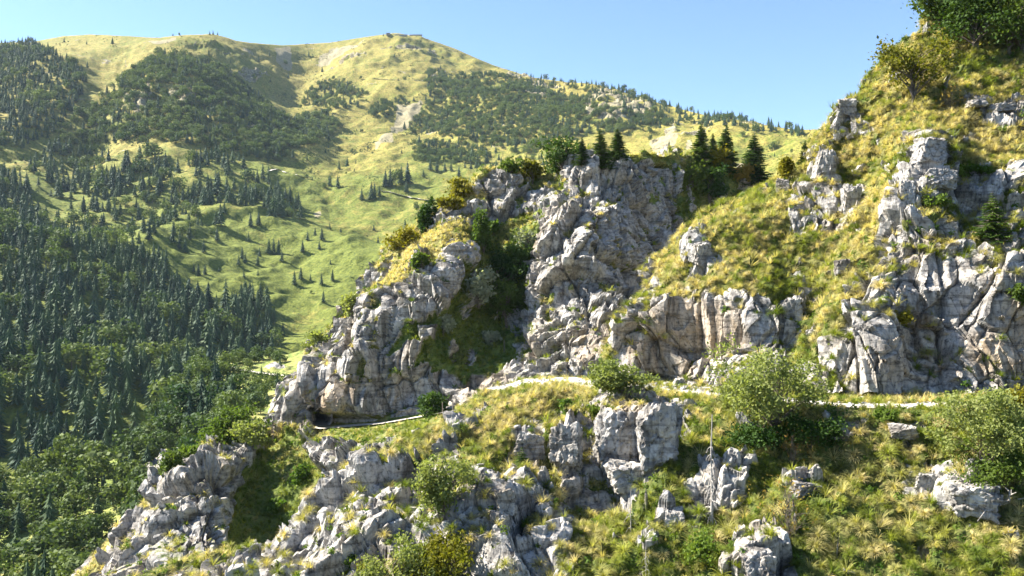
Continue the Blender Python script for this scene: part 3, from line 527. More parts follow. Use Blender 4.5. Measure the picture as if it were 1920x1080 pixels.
# ------------------------------------------------------------------ paths and the road
def strip(name, pts, widths, lift, mat, rag, seed, n=160):
    """a ragged band of gravel following the points; its edges wander, its surface is uneven"""
    pts = np.array(pts, float); t = np.r_[0, np.cumsum(np.linalg.norm(np.diff(pts, axis=0), axis=1))]; s = np.linspace(0, t[-1], n)
    c = np.stack([np.interp(s, t, pts[:, k]) for k in range(3)], -1)
    for k in range(3): c[:, k] = smooth1(c[:, k], 9)
    w_ = np.interp(s, t, widths) if np.ndim(widths) else np.full(n, widths); tan = np.gradient(c, axis=0); tan /= np.linalg.norm(tan, axis=1, keepdims=True)
    side = np.cross(tan, [0, 0, 1.0]); side /= np.linalg.norm(side, axis=1, keepdims=True); V = []
    m = 9
    for j in range(m):
        a = j / (m - 1) - 0.5
        p = c + side * (w_ * a)[:, None]
        if j in (0, m - 1): p = p + side * (perlin(c * 1.3 / rag + j * 7, seed) * rag * (1 if a > 0 else -1))[:, None]
        p[:, 2] += lift + perlin(p * 2.0 / rag, seed + 3) * 0.06 * rag - (0.05 * rag if j in (0, m - 1) else 0)
        V.append(p)
    V = np.stack(V, 0); idx = np.arange(m * n).reshape(m, n)
    q = np.stack([idx[:-1, :-1], idx[:-1, 1:], idx[1:, 1:], idx[1:, :-1]], -1).reshape(-1, 4)
    o = obj(name, mesh_np(name, V.reshape(-1, 3), q, [mat], True)); o['kind'] = 'structure'; return o
def trace(b, pts):
    """points on the ground of b every few pixels along a polyline"""
    out = []
    for (u0, v0), (u1, v1) in zip(pts[:-1], pts[1:]):
        m = max(2, int(abs(u1 - u0) / 3))
        for k in range(m): out.append(ground(b, u0 + (u1 - u0) * k / m, v0 + (v1 - v0) * k / m))
    return out + [ground(b, *pts[-1])]
def snap(b, x, y, lo=0, hi=None):
    P = b.P[lo:hi]; d = (P[..., 0] - x) ** 2 + (P[..., 1] - y) ** 2; k = np.unravel_index(np.argmin(d), d.shape); return P[k].copy()
near_pts = []
for u, d in ((2250, 46.4), (2050, 47.2), (1920, 47.8), (1850, 47.6), (1780, 47.2), (1700, 47.3), (1600, 47.6), (1510, 49.2), (1450, 51.2), (1400, 53.2), (1350, 55.2), (1300, 56.8), (1240, 58.0), (1180, 59.5), (1110, 61.0), (1060, 61.8), (1010, 61.2), (960, 60.2), (920, 59.2)):
    near_pts.append(snap(RD, (u - 960) / F * d, d, RD.front - 21, RD.front))
strip('path', near_pts, [1.5] * 10 + [1.4] * 3 + [2.6, 5.0, 5.6, 4.6, 2.2, 1.0], 0.07, M['gravel'], 0.35, 3, 420)
strip('path', [ground(RB, u, v) for u, v in ((585, 803), (610, 802), (640, 800), (680, 797.5), (720, 793), (760, 786.5), (800, 780), (830, 774.5), (860, 769), (900, 763), (940, 760))], [2.5] * 11, 0.10, M['gravel'], 0.4, 5, 260)
strip('road', [ground(SP, u, v) for u, v in ((424, 690), (440, 694), (470, 699), (500, 703), (530, 705.5), (560, 707), (620, 708))], [3.2] * 7, 0.5, M['gravel'], 0.4, 7, 90)
strip('mountain_path', trace(MT, ((712, 358), (730, 361), (750, 367), (775, 372), (800, 376), (840, 376), (880, 380))), 4.0, 0.9, M['gravel'], 2, 9, 120)
strip('mountain_path', trace(MT, ((500, 322), (518, 318), (535, 324), (560, 330), (590, 336))), 3.4, 0.9, M['gravel'], 2, 11, 90)
strip('mountain_path', trace(MT, ((695, 147), (730, 150), (770, 151), (800, 152), (830, 154))), 3.0, 0.9, M['stone'], 2, 11, 70)

# ------------------------------------------------------------------ instanced ground cover
def eulers(dirs, spin):
    z = dirs / np.linalg.norm(dirs, axis=1, keepdims=True)
    x0 = np.cross(np.broadcast_to([0.0, 1.0, 0.0], z.shape), z); x0 /= np.linalg.norm(x0, axis=1, keepdims=True) + 1e-9; y0 = np.cross(z, x0)
    c, s = np.cos(spin)[:, None], np.sin(spin)[:, None]; x = x0 * c + y0 * s; y = np.cross(z, x)
    ry = np.arcsin(np.clip(-x[:, 2], -1, 1)); rx = np.arctan2(y[:, 2], z[:, 2]); rz = np.arctan2(x[:, 1], x[:, 0])
    return np.stack([rx, ry, rz], -1)
def gn_scatter(name, protos, P, E, S, var, dry, mats, label=None):
    """one object: its mesh carries the plants' shapes and the points they grow on; nodes copy the shapes onto the points"""
    V, Fc, pid, mi = [], [], [], []
    for k, (v, f, m) in enumerate(protos):
        o = sum(len(a) for a in V); V.append(np.asarray(v)); Fc += [tuple(i + o for i in q) for q in f]; mi += list(m); pid += [k] * len(v)
    n0 = sum(len(a) for a in V); V.append(P); pid = np.array(pid + [-1 - k for k in var], dtype=np.int32)
    me = mesh_np(name, np.concatenate(V), Fc, mats, False, mi)
    a = me.attributes.new('pid', 'INT', 'POINT'); a.data.foreach_set('value', pid)
    z3 = np.zeros((n0, 3)); a = me.attributes.new('rot', 'FLOAT_VECTOR', 'POINT'); a.data.foreach_set('vector', np.concatenate([z3, E]).astype(np.float32).ravel())
    S = np.asarray(S); S = S if S.ndim == 2 else np.repeat(S[:, None], 3, 1)
    a = me.attributes.new('siz', 'FLOAT_VECTOR', 'POINT'); a.data.foreach_set('vector', np.concatenate([z3, S]).astype(np.float32).ravel())
    fattr(me, 'dry', np.concatenate([np.zeros(n0), dry]))
    ng = bpy.data.node_groups.new(name, 'GeometryNodeTree'); ng.interface.new_socket('Geometry', in_out='INPUT', socket_type='NodeSocketGeometry'); ng.interface.new_socket('Geometry', in_out='OUTPUT', socket_type='NodeSocketGeometry')
    L = ng.links.new; gi = ng.nodes.new('NodeGroupInput'); go = ng.nodes.new('NodeGroupOutput'); jo = ng.nodes.new('GeometryNodeJoinGeometry')
    def na(nm, t):
        x = ng.nodes.new('GeometryNodeInputNamedAttribute'); x.data_type = t; x.inputs[0].default_value = nm; return x.outputs[0]
    def sel(geo, val):
        c = ng.nodes.new('FunctionNodeCompare'); c.data_type = 'INT'; c.operation = 'EQUAL'; L(na('pid', 'INT'), c.inputs[2]); c.inputs[3].default_value = val
        s = ng.nodes.new('GeometryNodeSeparateGeometry'); s.domain = 'POINT'; L(geo, s.inputs[0]); L(c.outputs[0], s.inputs[1]); return s.outputs[0]
    for k in range(len(protos)):
        ip = ng.nodes.new('GeometryNodeInstanceOnPoints'); L(sel(gi.outputs[0], -1 - k), ip.inputs['Points']); L(sel(gi.outputs[0], k), ip.inputs['Instance'])
        er = ng.nodes.new('FunctionNodeEulerToRotation'); L(na('rot', 'FLOAT_VECTOR'), er.inputs[0]); L(er.outputs[0], ip.inputs['Rotation']); L(na('siz', 'FLOAT_VECTOR'), ip.inputs['Scale'])
        L(ip.outputs[0], jo.inputs[0])
    L(jo.outputs[0], go.inputs[0])
    o = obj(name, me); md = o.modifiers.new('growth', 'NODES'); md.node_group = ng; o['kind'] = 'stuff'
    if label: o['label'] = label
    return o
rs = np.random.RandomState(7)
def tuft(seed, nb, segs, wid, droop=1.0, spread=1.0):
    r = np.random.RandomState(seed); V, Fc = [], []
    for b in range(nb):
        az = r.uniform(0, 2 * math.pi); el = R(r.uniform(35, 88)); Ln = r.uniform(0.55, 1.1); ca, sa = math.cos(az), math.sin(az)
        p = np.array([ca, sa, 0]) * r.uniform(0, 0.16); w_ = wid * r.uniform(0.7, 1.3); side = np.array([-sa, ca, 0]); o = len(V)
        for k in range(segs + 1):
            t = k / segs
            V.append(p - side * w_ * (1 - t) * 0.5)
            if k < segs: V.append(p + side * w_ * (1 - t) * 0.5)
            e = el - droop * 1.9 * t * t - droop * 0.25
            p = p + np.array([ca * math.cos(e) * spread, sa * math.cos(e) * spread, math.sin(e)]) * Ln / segs
        for k in range(segs - 1): a = o + 2 * k; Fc.append((a, a + 1, a + 3, a + 2))
        a = o + 2 * (segs - 1); Fc.append((a, a + 1, a + 2))
    return np.array(V) + [0, 0, -0.06], Fc, [0] * len(Fc)
def dome(seed, nb, segs, wid):
    """a tussock: blades spring from a mound and fall outwards all round"""
    r = np.random.RandomState(seed); V, Fc = [], []
    for b in range(nb):
        az = r.uniform(0, 2 * math.pi); ca, sa = math.cos(az), math.sin(az); q = r.uniform(0, 1) ** 0.7; e0 = R(88 - 62 * q); p = np.array([ca * 0.26 * q, sa * 0.26 * q, 0.05 - 0.1 * q]); Ln = r.uniform(0.55, 0.95) * (1 - 0.2 * q); w_ = wid * r.uniform(0.6, 1.3)
        a2 = az + r.normal() * 0.4; ca, sa = math.cos(a2), math.sin(a2); side = np.array([-sa, ca, 0]); o = len(V)
        for k in range(segs + 1):
            t = k / segs; V.append(p - side * w_ * (1 - t * 0.9) * 0.5)
            if k < segs: V.append(p + side * w_ * (1 - t * 0.9) * 0.5)
            e = e0 - 2.1 * t ** 1.3; p = p + np.array([ca * math.cos(e), sa * math.cos(e), math.sin(e)]) * Ln / segs
        for k in range(segs - 1): a = o + 2 * k; Fc.append((a, a + 1, a + 3, a + 2))
        a = o + 2 * (segs - 1); Fc.append((a, a + 1, a + 2))
    return np.array(V), Fc, [0] * len(Fc)
def leafclump(seed, n, ls, mi=0):
    r = np.random.RandomState(seed); V, Fc = [], []
    for b in range(n):
        d = r.normal(size=3); d[2] = abs(d[2]); d /= np.linalg.norm(d); c = d * r.uniform(0.3, 1.0) * [0.6, 0.6, 0.75]
        a = r.normal(size=3); a /= np.linalg.norm(a); u_ = np.cross(a, d); u_ /= np.linalg.norm(u_) + 1e-9; w_ = np.cross(u_, d) * 0.8 + d * 0.5; s = ls * r.uniform(0.6, 1.3); o = len(V)
        V += [c - u_ * s * 0.5, c + w_ * s * 0.5, c + u_ * s * 0.5, c - w_ * s * 0.5]; Fc.append((o, o + 1, o + 2, o + 3))
    return np.array(V), Fc, [mi] * len(Fc)
def scatter_points(b, count, weight, vlim=1110, back=4):
    hi = b.front + back; P = b.P[:hi]; w_ = weight[:hi].copy()
    e1 = np.zeros(P.shape[:2]); du = np.gradient(P, axis=1); dv = np.gradient(P, axis=0); e1 = np.linalg.norm(np.cross(du, dv), axis=2)
    ok = (b.V[:hi] < vlim) & (b.V[:hi] > -60) & (b.U[:hi] > -60) & (b.U[:hi] < 1990)
    pr = (e1 * w_ * ok); pr[-1] = 0; pr[:, -1] = 0; pr = pr.ravel(); pr /= pr.sum()
    k = rs.choice(len(pr), count, p=pr); i, j = np.unravel_index(k, P.shape[:2]); a, c = rs.rand(count, 1), rs.rand(count, 1)
    i2 = np.minimum(i + 1, hi - 1); j2 = np.minimum(j + 1, P.shape[1] - 1)
    Q = P[i, j] * (1 - a) * (1 - c) + P[i2, j] * a * (1 - c) + P[i, j2] * (1 - a) * c + P[i2, j2] * a * c
    n = b.N[i, j]; n = n * np.sign(n[:, 2:3] + 0.3 * -n[:, 1:2] + 1e-6)
    return Q, n, i, j
def grow_grass(b, name, count, size, protos, mats, herb=0.12, extra=None, sep=0.62):
    rock = b.A['rock']; g = np.clip(1 - rock * 1.9, 0, 1) + 0.05 * (rock > 0.5) * sstep(np.abs(b.N[..., 2]), 0.5, 0.8)
    if extra is not None: g = g * extra
    P, n, i, j = scatter_points(b, count, g)
    sc = 0.5 + 0.5 * fbm(P * 0.5, 3, 5) + rs.uniform(0.2, 0.9, count)
    cells = {}; ok = np.zeros(count, bool); cs = size * 1.2; kk = np.floor(P / cs).astype(int); rr = size * np.clip(sc, 0.45, 1.7) * sep
    for q in range(count):
        a, b2, c = kk[q]; p = P[q]; r1 = rr[q]; hit = False
        for dx in (-1, 0, 1):
            for dy in (-1, 0, 1):
                for dz in (-1, 0, 1):
                    for m_ in cells.get((a + dx, b2 + dy, c + dz), ()):
                        w_ = P[m_] - p
                        if w_[0] * w_[0] + w_[1] * w_[1] + w_[2] * w_[2] < ((r1 + rr[m_]) * 0.5) ** 2: hit = True; break
                    if hit: break
                if hit: break
            if hit: break
        if not hit: cells.setdefault((a, b2, c), []).append(q); ok[q] = True
    P, n, i, j, sc = P[ok], n[ok], i[ok], j[ok], sc[ok]; count = len(P); print(name, count); dr = b.A['dry'][i, j]
    dirs = n * 0.55 + np.array([0, 0, 0.8]); E = eulers(dirs, rs.uniform(0, 6.28, count))
    hb = (rs.rand(count) < herb * (1.4 - dr)) ; nt_ = sum(1 for p in protos if p[2][0] == 0); nh = len(protos) - nt_
    var = np.where(hb, nt_ + rs.randint(0, max(nh, 1), count), rs.randint(0, nt_, count)); S = size * np.clip(sc, 0.45, 1.7) * np.where(hb, 0.7, 1.0)
    return gn_scatter(name, protos, P, E, S, var, np.clip(dr + rs.normal(0, 0.26, count), 0, 1), mats)
near_protos = [dome(s, 120, 4, 0.045) for s in range(5)] + [tuft(10 + s, 40, 3, 0.055, 0.8) for s in range(2)] + [leafclump(30 + s, 40, 0.22, 1) for s in range(3)]
mid_protos = [dome(50 + s, 44, 3, 0.085) for s in range(4)] + [tuft(54, 16, 3, 0.10, 0.9)] + [leafclump(60 + s, 26, 0.30, 1) for s in range(3)]
top = RD.A['top'].copy()
pth = np.array(near_pts); dmin = np.full(RD.P.shape[:2], 99.0)
for k in range(len(pth) - 1):
    a, b_ = pth[k][:2], pth[k + 1][:2]; e = b_ - a; w_ = RD.P[..., :2] - a; t = np.clip((w_ @ e) / (e @ e), 0, 1)
    dmin = np.minimum(dmin, np.linalg.norm(w_ - t[..., None] * e, axis=2))
offpath = sstep(dmin, 0.75, 1.15) * (1 - RD.A['scree'])
grow_grass(RD, 'grass', 24000, 0.62, near_protos, [M['blade'], M['herb']], 0.16, offpath * (1 - 0.6 * top))
grow_grass(RC, 'grass', 26000, 0.72, near_protos, [M['blade'], M['herb']], 0.12)
offb = 1 - region(RB.U, RB.V, [[(590, 796), (700, 788), (800, 773), (880, 759), (880, 773), (800, 787), (700, 804), (600, 811)]], 1)
grow_grass(RB, 'grass', 32000, 0.95, mid_protos, [M['blade'], M['herb']], 0.22, offb)

# ------------------------------------------------------------------ trees and bushes
def tube(V, Fc, p0, p1, r0, r1, k=5):
    p0 = np.asarray(p0, float); p1 = np.asarray(p1, float); d = p1 - p0; L_ = np.linalg.norm(d) + 1e-9; d /= L_
    a = np.cross(d, [0.3, 0.2, 1.0]) if abs(d[2]) < 0.9 else np.cross(d, [1.0, 0, 0]); a /= np.linalg.norm(a); b = np.cross(d, a); o = len(V)
    for p, r in ((p0, r0), (p1, r1)):
        for i in range(k): t = 2 * math.pi * i / k; V.append(p + (a * math.cos(t) + b * math.sin(t)) * r)
    for i in range(k): j = (i + 1) % k; Fc.append((o + i, o + j, o + k + j, o + k + i))
def curve_tube(V, Fc, pts, r0, r1, k=5):
    n = len(pts) - 1
    for i in range(n): tube(V, Fc, pts[i], pts[i + 1], r0 + (r1 - r0) * i / n, r0 + (r1 - r0) * (i + 1) / n, k)
def leaf_quads(Cn, s, r, upright=0.4):
    n = len(Cn); a = r.normal(size=(n, 3)); a[:, 2] += upright; a /= np.linalg.norm(a, axis=1, keepdims=True)
    b = r.normal(size=(n, 3)); u = np.cross(a, b); u /= np.linalg.norm(u, axis=1, keepdims=True); v = np.cross(a, u); s = s * r.uniform(0.6, 1.35, (n, 1))
    Q = np.stack([Cn - u * s * 0.6, Cn + v * s * 0.35, Cn + u * s * 0.6, Cn - v * s * 0.35], 1).reshape(-1, 3)
    return Q, np.arange(4 * n).reshape(n, 4)
def broadleaf_meshes(name, h, wd, nl, ls, mat, seed, stems=1, cb=0.2, ncl=38, tuft_r=0.13, trunk_r=0.035, lean=0.0):
    r = np.random.RandomState(seed); V, Fc = [], []; cl = []
    lobes = [(np.array([r.uniform(-.34, .34) * wd + lean * h * 0.5, r.uniform(-.34, .34) * wd, h * (cb + (1 - cb) * r.uniform(0.25, 0.78))]), r.uniform(0.14, 0.33)) for _ in range(8)]
    while len(cl) < ncl:
        c, q = lobes[r.randint(len(lobes))]; d = r.normal(size=3); d /= np.linalg.norm(d); p = c + d * r.uniform(0.55, 1.0) * np.array([wd * q * 1.25, wd * q * 1.25, h * (1 - cb) * q * 1.15])
        if p[2] > h * cb * 0.6 and p[2] < h * 1.02: cl.append(p)
    cl = np.array(cl); roots = []
    for s in range(stems):
        a = r.uniform(0, 6.28); tip = np.array([math.cos(a) * wd * 0.12 * (stems > 1) + lean * h, math.sin(a) * wd * 0.12 * (stems > 1), h * 0.8]); bpt = np.array([math.cos(a), math.sin(a), 0]) * 0.04 * h * (stems > 1)
        pts = [bpt + (tip - bpt) * t + np.array([r.normal(), r.normal(), 0]) * 0.018 * h * (t > 0) for t in np.linspace(0, 1, 7)]; pts[0] = bpt - [0, 0, 0.12 * h]
        curve_tube(V, Fc, pts, trunk_r * h / math.sqrt(stems), trunk_r * h * 0.15, 6); roots.append(pts)
    for c in cl:
        pts = roots[r.randint(len(roots))]; zt = max(0.1 * h, c[2] - r.uniform(0.12, 0.4) * h - 0.3 * np.hypot(c[0], c[1])); q = min(pts[1:], key=lambda p: abs(p[2] - zt))
        m = (q + c) / 2 + np.array([0, 0, 0.04 * h]) + r.normal(size=3) * 0.015 * h; curve_tube(V, Fc, [q, m, c], trunk_r * h * 0.28, trunk_r * h * 0.07, 4)
    tm = mesh_np(name + '_trunk', np.array(V), Fc, [M['bark']], True)
    k = r.randint(0, len(cl), nl); Cn = cl[k] + r.normal(size=(nl, 3)) * np.array([wd, wd, h * 0.8]) * tuft_r * r.uniform(0.4, 1.1, (nl, 1)); Cn[:, 2] = np.maximum(Cn[:, 2], h * 0.02)
    Q, Fq = leaf_quads(Cn, ls, r); cm = mesh_np(name + '_crown', Q, Fq, [mat], False); return tm, cm
def spruce_meshes(name, h, wd, mat, seed, whorls=24, per=10, bare=0.06, irr=0.15):
    r = np.random.RandomState(seed); V, Fc = [], []; Qs = []
    curve_tube(V, Fc, [(0, 0, -0.08 * h), (0, 0, h * 0.4), (0, 0, h * 0.75), (0, 0, h)], 0.022 * h, 0.004 * h, 6); LV, LF = [], []
    for wl in range(whorls):
        t = wl / (whorls - 1); z0 = h * (bare + (0.97 - bare) * t); Lb = wd * 0.5 * (1 - t) ** 0.85 + 0.02 * h
        for b in range(per if t < 0.85 else 5):
            az = r.uniform(0, 6.28); L_ = Lb * r.uniform(1 - irr * 2.2, 1 + irr); dr = np.array([math.cos(az), math.sin(az), 0]); side = np.array([-dr[1], dr[0], 0]); pr = None
            nseg = max(3, int(7 * L_ / (wd * 0.5)) + 2)
            for k in range(nseg + 1):
                s = k / nseg; p = dr * L_ * s + np.array([0, 0, z0 - L_ * (0.34 * s - 0.22 * s * s * s) + 0.0]) + r.normal(size=3) * 0.003 * h
                if k > 0:
                    for sg in (-1, 1):
                        tw = (0.30 * L_ * (1 - s * 0.8) + 0.022 * h) * r.uniform(0.6, 1.2); tip = p + side * sg * tw + dr * tw * 0.6 - np.array([0, 0, tw * r.uniform(0.1, 0.6)]); wv = dr * 0.014 * h + np.array([0, 0, -0.010 * h]); o = len(LV)
                        LV += [pr, p, tip + wv, tip - dr * 0.006 * h]; LF.append((o, o + 1, o + 2, o + 3))
                    o = len(LV); LV += [pr, p, p - np.array([0, 0, 0.035 * h * (1 - 0.5 * s)]), pr - np.array([0, 0, 0.035 * h * (1 - 0.5 * s)])]; LF.append((o, o + 1, o + 2, o + 3))
                pr = p
            tube(V, Fc, (0, 0, z0), pr, 0.006 * h, 0.002 * h, 3)
    return mesh_np(name + '_trunk', np.array(V), Fc, [M['bark']], True), mesh_np(name + '_crown', np.array(LV), LF, [mat], False)
def plant(kind, body_, u, v, hp, wp, mat, label, cat, group=None, seed=None, nl=1600, ls=None, **kw):
    """a tree or bush of height hp and width wp (pixels at its distance) rooted where (u, v) meets the ground"""
    p = ground(body_, u, v); s = p[1] / F; h, wd = hp * s, wp * s; seed = seed if seed is not None else int(u * 7 + v)
    t = empty(kind, p - np.array([0, 0, 0.05 * h]), random.Random(seed).uniform(0, 6.28)); tag(t, label, cat, group)
    if 'spruce' in kind: h *= 1.08; wd *= 1.3; tm, cm = spruce_meshes(kind, h, wd, M[mat], seed, **kw)
    else: tm, cm = broadleaf_meshes(kind, h, wd, nl, ls if ls else 4.2 * s * 1.3, M[mat], seed, **kw)
    obj('trunk', tm, t); obj('crown', cm, t); return t

# on and below the crest of the rocky ridge
plant('round_bush', RB, 1055, 325, 68, 80, 'leaf_dark', 'large dark rounded bush on the ridge crest beside the left spruces', 'bush', nl=2600, stems=3, cb=0.05)
plant('round_bush', RB, 998, 338, 52, 44, 'leaf_yellow', 'yellow-green bush on the crest between the grey crag and the big dark bush', 'bush', stems=2, cb=0.05)
plant('round_bush', RB, 958, 324, 34, 36, 'leaf', 'small olive bush standing behind the grey crag on the crest', 'bush', nl=900, stems=2, cb=0.05)
plant('spruce_tree', RB, 1091, 308, 50, 24, 'needle', 'slim low spruce between the big dark bush and two taller spruces on the crest', 'spruce')
plant('spruce_tree', RB, 1124, 312, 72, 42, 'needle', 'broad spruce, left one of the pair above the pale crest rocks', 'spruce')
plant('spruce_tree', RB, 1158, 299, 58, 36, 'needle', 'spruce with a rounded top, right one of the pair above the pale crest rocks', 'spruce')
plant('spruce_tree', RB, 1316, 306, 72, 40, 'needle', 'dense dark spruce, leftmost of the cluster where the two ridges meet', 'spruce')
plant('spruce_tree', RB, 1336, 308, 58, 26, 'needle', 'narrow spruce squeezed in the middle of the cluster where the ridges meet', 'spruce')
plant('spruce_tree', RB, 1360, 320, 86, 42, 'needle', 'tall open spruce with yellow bush at its foot, right one of the cluster', 'spruce')
plant('spruce_tree', RB, 1415, 342, 92, 54, 'needle', 'lone pointed spruce in the saddle between the two ridges', 'spruce')
plant('spruce_tree', RC, 1509, 306, 42, 22, 'needle', 'small leaning spruce beside the steep near ridge against the pale meadow', 'spruce')
plant('broadleaf_tree', RC, 1473, 334, 46, 34, 'leaf_yellow', 'small bright yellow-green tree alone on the saddle of the near ridge', 'tree', cb=0.1)
plant('round_bush', RB, 1343, 322, 50, 40, 'leaf_yellow', 'yellow bush at the foot of the tall open spruce', 'bush', stems=3, cb=0.05)
plant('round_bush', RB, 1302, 372, 80, 60, 'leaf', 'olive bush hanging over the dark side of the ridge below the spruces', 'bush', nl=2200, stems=3, cb=0.05)
plant('round_bush', RB, 1330, 376, 60, 50, 'leaf_dark', 'dark green bush lower right of the olive bush over the gully', 'bush', stems=3, cb=0.05)
plant('round_bush', RB, 1393, 342, 34, 42, 'leaf_rust', 'rust-tinged low bush just left of the lone pointed spruce', 'bush', nl=1200, stems=3, cb=0.05)
plant('round_bush', RB, 872, 368, 40, 56, 'leaf_yellow', 'yellow-olive bush leaning over the left shoulder of the crest', 'bush', stems=3, cb=0.05)
plant('round_bush', RB, 844, 396, 32, 34, 'leaf_yellow', 'small golden bush lower left of the crag on the skyline edge', 'bush', nl=1000, stems=2, cb=0.05)
plant('columnar_tree', RB, 800, 442, 74, 30, 'leaf_dark', 'upright narrow dark green tree on the left edge of the ridge', 'tree', cb=0.05)
plant('round_bush', RB, 762, 474, 46, 62, 'leaf_yellow', 'spreading yellow-green bush left of the narrow upright tree', 'bush', nl=2000, stems=4, cb=0.02)
plant('round_bush', RB, 790, 508, 42, 30, 'leaf', 'small olive bush on the sunlit dry slope below the narrow tree', 'bush', nl=900, stems=2, cb=0.05)
plant('round_bush', RB, 662, 590, 48, 36, 'leaf_pale', 'pale feathery bush on the left skyline of the ridge above the meadow', 'bush', nl=1000, stems=3, cb=0.05)
plant('round_bush', RB, 594, 652, 34, 50, 'leaf_pale', 'grey-green bush beside the small stone pillar', 'bush', nl=1000, stems=3, cb=0.05)
plant('broadleaf_tree', RB, 930, 545, 92, 96, 'leaf_dark', 'dark leafy tree in the middle of the shaded gully', 'tree', nl=3000, cb=0.1)
plant('broadleaf_tree', RB, 905, 474, 78, 36, 'leaf', 'slender olive tree at the top of the shaded gully', 'tree', cb=0.1)
plant('broadleaf_tree', RB, 950, 600, 80, 78, 'leaf', 'bright green tree catching light at the foot of the gully trees', 'tree', nl=2200, cb=0.1)
plant('broadleaf_tree', RB, 896, 566, 66, 50, 'leaf_grey', 'silvery leaved tree left of the dark gully tree', 'tree', cb=0.1)
plant('broadleaf_tree', RB, 980, 514, 60, 58, 'leaf_dark', 'dark tree on the right side of the shaded gully', 'tree', cb=0.1)
plant('round_bush', RB, 926, 440, 30, 22, 'herb', 'small bright green sapling high in the gully below the crag', 'bush', nl=600, cb=0.1)
plant('round_bush', RB, 988, 474, 44, 28, 'leaf_grey', 'thin silvery shrub right of the slender olive tree', 'bush', nl=500, cb=0.1)
plant('round_bush', RB, 832, 630, 46, 34, 'leaf_grey', 'whitish shrub on the dark green slope left of the gully', 'bush', nl=500, stems=3, cb=0.05)
plant('round_bush', RB, 922, 648, 30, 38, 'leaf_grey', 'pale round shrub right of the whitish one on the dark slope', 'bush', nl=500, stems=3, cb=0.05)
plant('round_bush', RB, 866, 686, 34, 32, 'leaf_pale', 'light green shrub just above the grey cliff', 'bush', nl=600, stems=3, cb=0.05)
plant('round_bush', RB, 812, 776, 42, 52, 'leaf_dark', 'dark bush growing against the cliff beside the distant path', 'bush', nl=1800, stems=3, cb=0.02)
plant('round_bush', RB, 425, 842, 84, 112, 'leaf', 'largest grey-green bush on the low crest left of the tunnel', 'bush', nl=3600, stems=4, cb=0.02)
plant('round_bush', RB, 478, 832, 50, 62, 'leaf_pale', 'light bush right of the largest one on the low crest', 'bush', nl=1500, stems=3, cb=0.02)
plant('round_bush', RB, 327, 888, 50, 50, 'leaf', 'olive bush at the left end of the low rocky crest', 'bush', nl=1500, stems=3, cb=0.02)
plant('round_bush', RB, 352, 872, 36, 44, 'herb', 'bright green low bush between the olive bush and the crest rocks', 'bush', nl=1100, stems=3, cb=0.02)
plant('round_bush', RB, 568, 906, 34, 40, 'herb', 'bright green low bush on the grassy ramp under the tunnel', 'bush', nl=900, stems=3, cb=0.02)
plant('round_bush', RB, 519, 962, 30, 34, 'herb', 'light green low bush lower down the grassy ramp', 'bush', nl=700, stems=3, cb=0.02)
# on the near ridge and its cliff
plant('broadleaf_tree', RC, 1716, 192, 118, 92, 'leaf_yellow', 'small olive-yellow tree with several thin trunks on the steep grass', 'tree', nl=2600, stems=3, cb=0.25)
plant('broadleaf_tree', RC, 1762, 52, 92, 100, 'leaf', 'leftmost of the three leafy trees in the upper right corner', 'tree', nl=3200, stems=2, cb=0.08)
plant('broadleaf_tree', RC, 1830, 92, 150, 150, 'leaf_dark', 'middle one of the three leafy trees in the upper right corner', 'tree', nl=5200, stems=2, cb=0.08)
plant('broadleaf_tree', RC, 1908, 104, 170, 150, 'leaf', 'rightmost of the three leafy trees in the upper right corner', 'tree', nl=5200, stems=2, cb=0.06)
plant('bare_shrub', RC, 1778, 200, 46, 66, 'leaf_rust', 'nearly leafless shrub right of the small olive-yellow tree', 'shrub', nl=130, stems=5, cb=0.02, ncl=60, trunk_r=0.02)
plant('spruce_tree', RC, 1862, 448, 86, 64, 'needle', 'small bright green spruce growing on the shaded cliff at right', 'spruce', whorls=20, per=10)
plant('round_bush', RC, 1786, 336, 30, 52, 'herb', 'bright green low bush on the ledge above the upper right rocks', 'bush', nl=1000, stems=4, cb=0.02)
plant('round_bush', RC, 1838, 336, 26, 40, 'herb', 'bright green low bush right of the other one on the same ledge', 'bush', nl=700, stems=4, cb=0.02)
plant('round_bush', RC, 1728, 440, 30, 36, 'herb', 'bright green clump on the edge of the big cliff', 'bush', nl=800, stems=4, cb=0.02)
plant('round_bush', RC, 1756, 392, 26, 34, 'herb', 'bright green clump below the stacked blocks on the cliff', 'bush', nl=700, stems=4, cb=0.02)
plant('round_bush', RC, 1690, 606, 30, 42, 'leaf_yellow', 'yellow-green clump in the middle of the big pale cliff', 'bush', nl=900, stems=4, cb=0.02)
plant('round_bush', RC, 1916, 575, 50, 40, 'leaf', 'green bush sticking out of the cliff at the right edge', 'bush', nl=1200, stems=3, cb=0.02)
# on the near slope
plant('round_bush', RD, 1166, 744, 70, 104, 'leaf_pale', 'feathery light green bush on the rock shoulder beside the path', 'bush', nl=4200, stems=6, cb=0.02, ncl=60, tuft_r=0.10, trunk_r=0.018)
plant('broadleaf_tree', RD, 1448, 812, 168, 172, 'leaf_pale', 'wide leafy small tree standing right at the path edge', 'tree', nl=9000, stems=5, cb=0.16, ncl=90, tuft_r=0.085, trunk_r=0.016)
plant('round_bush', RD, 1420, 838, 62, 120, 'leaf_dark', 'dark fern-like thicket under the wide leafy tree', 'bush', nl=3000, stems=6, cb=0.0)
plant('round_bush', RD, 1520, 836, 66, 120, 'leaf_dark', 'dark thicket on the bank right of the wide leafy tree', 'bush', nl=3000, stems=6, cb=0.0)
plant('broadleaf_tree', RD, 1848, 872, 150, 180, 'leaf_pale', 'wide leafy bush-like tree at the right edge below the path', 'tree', nl=9500, stems=6, cb=0.10, ncl=90, tuft_r=0.085, trunk_r=0.016)
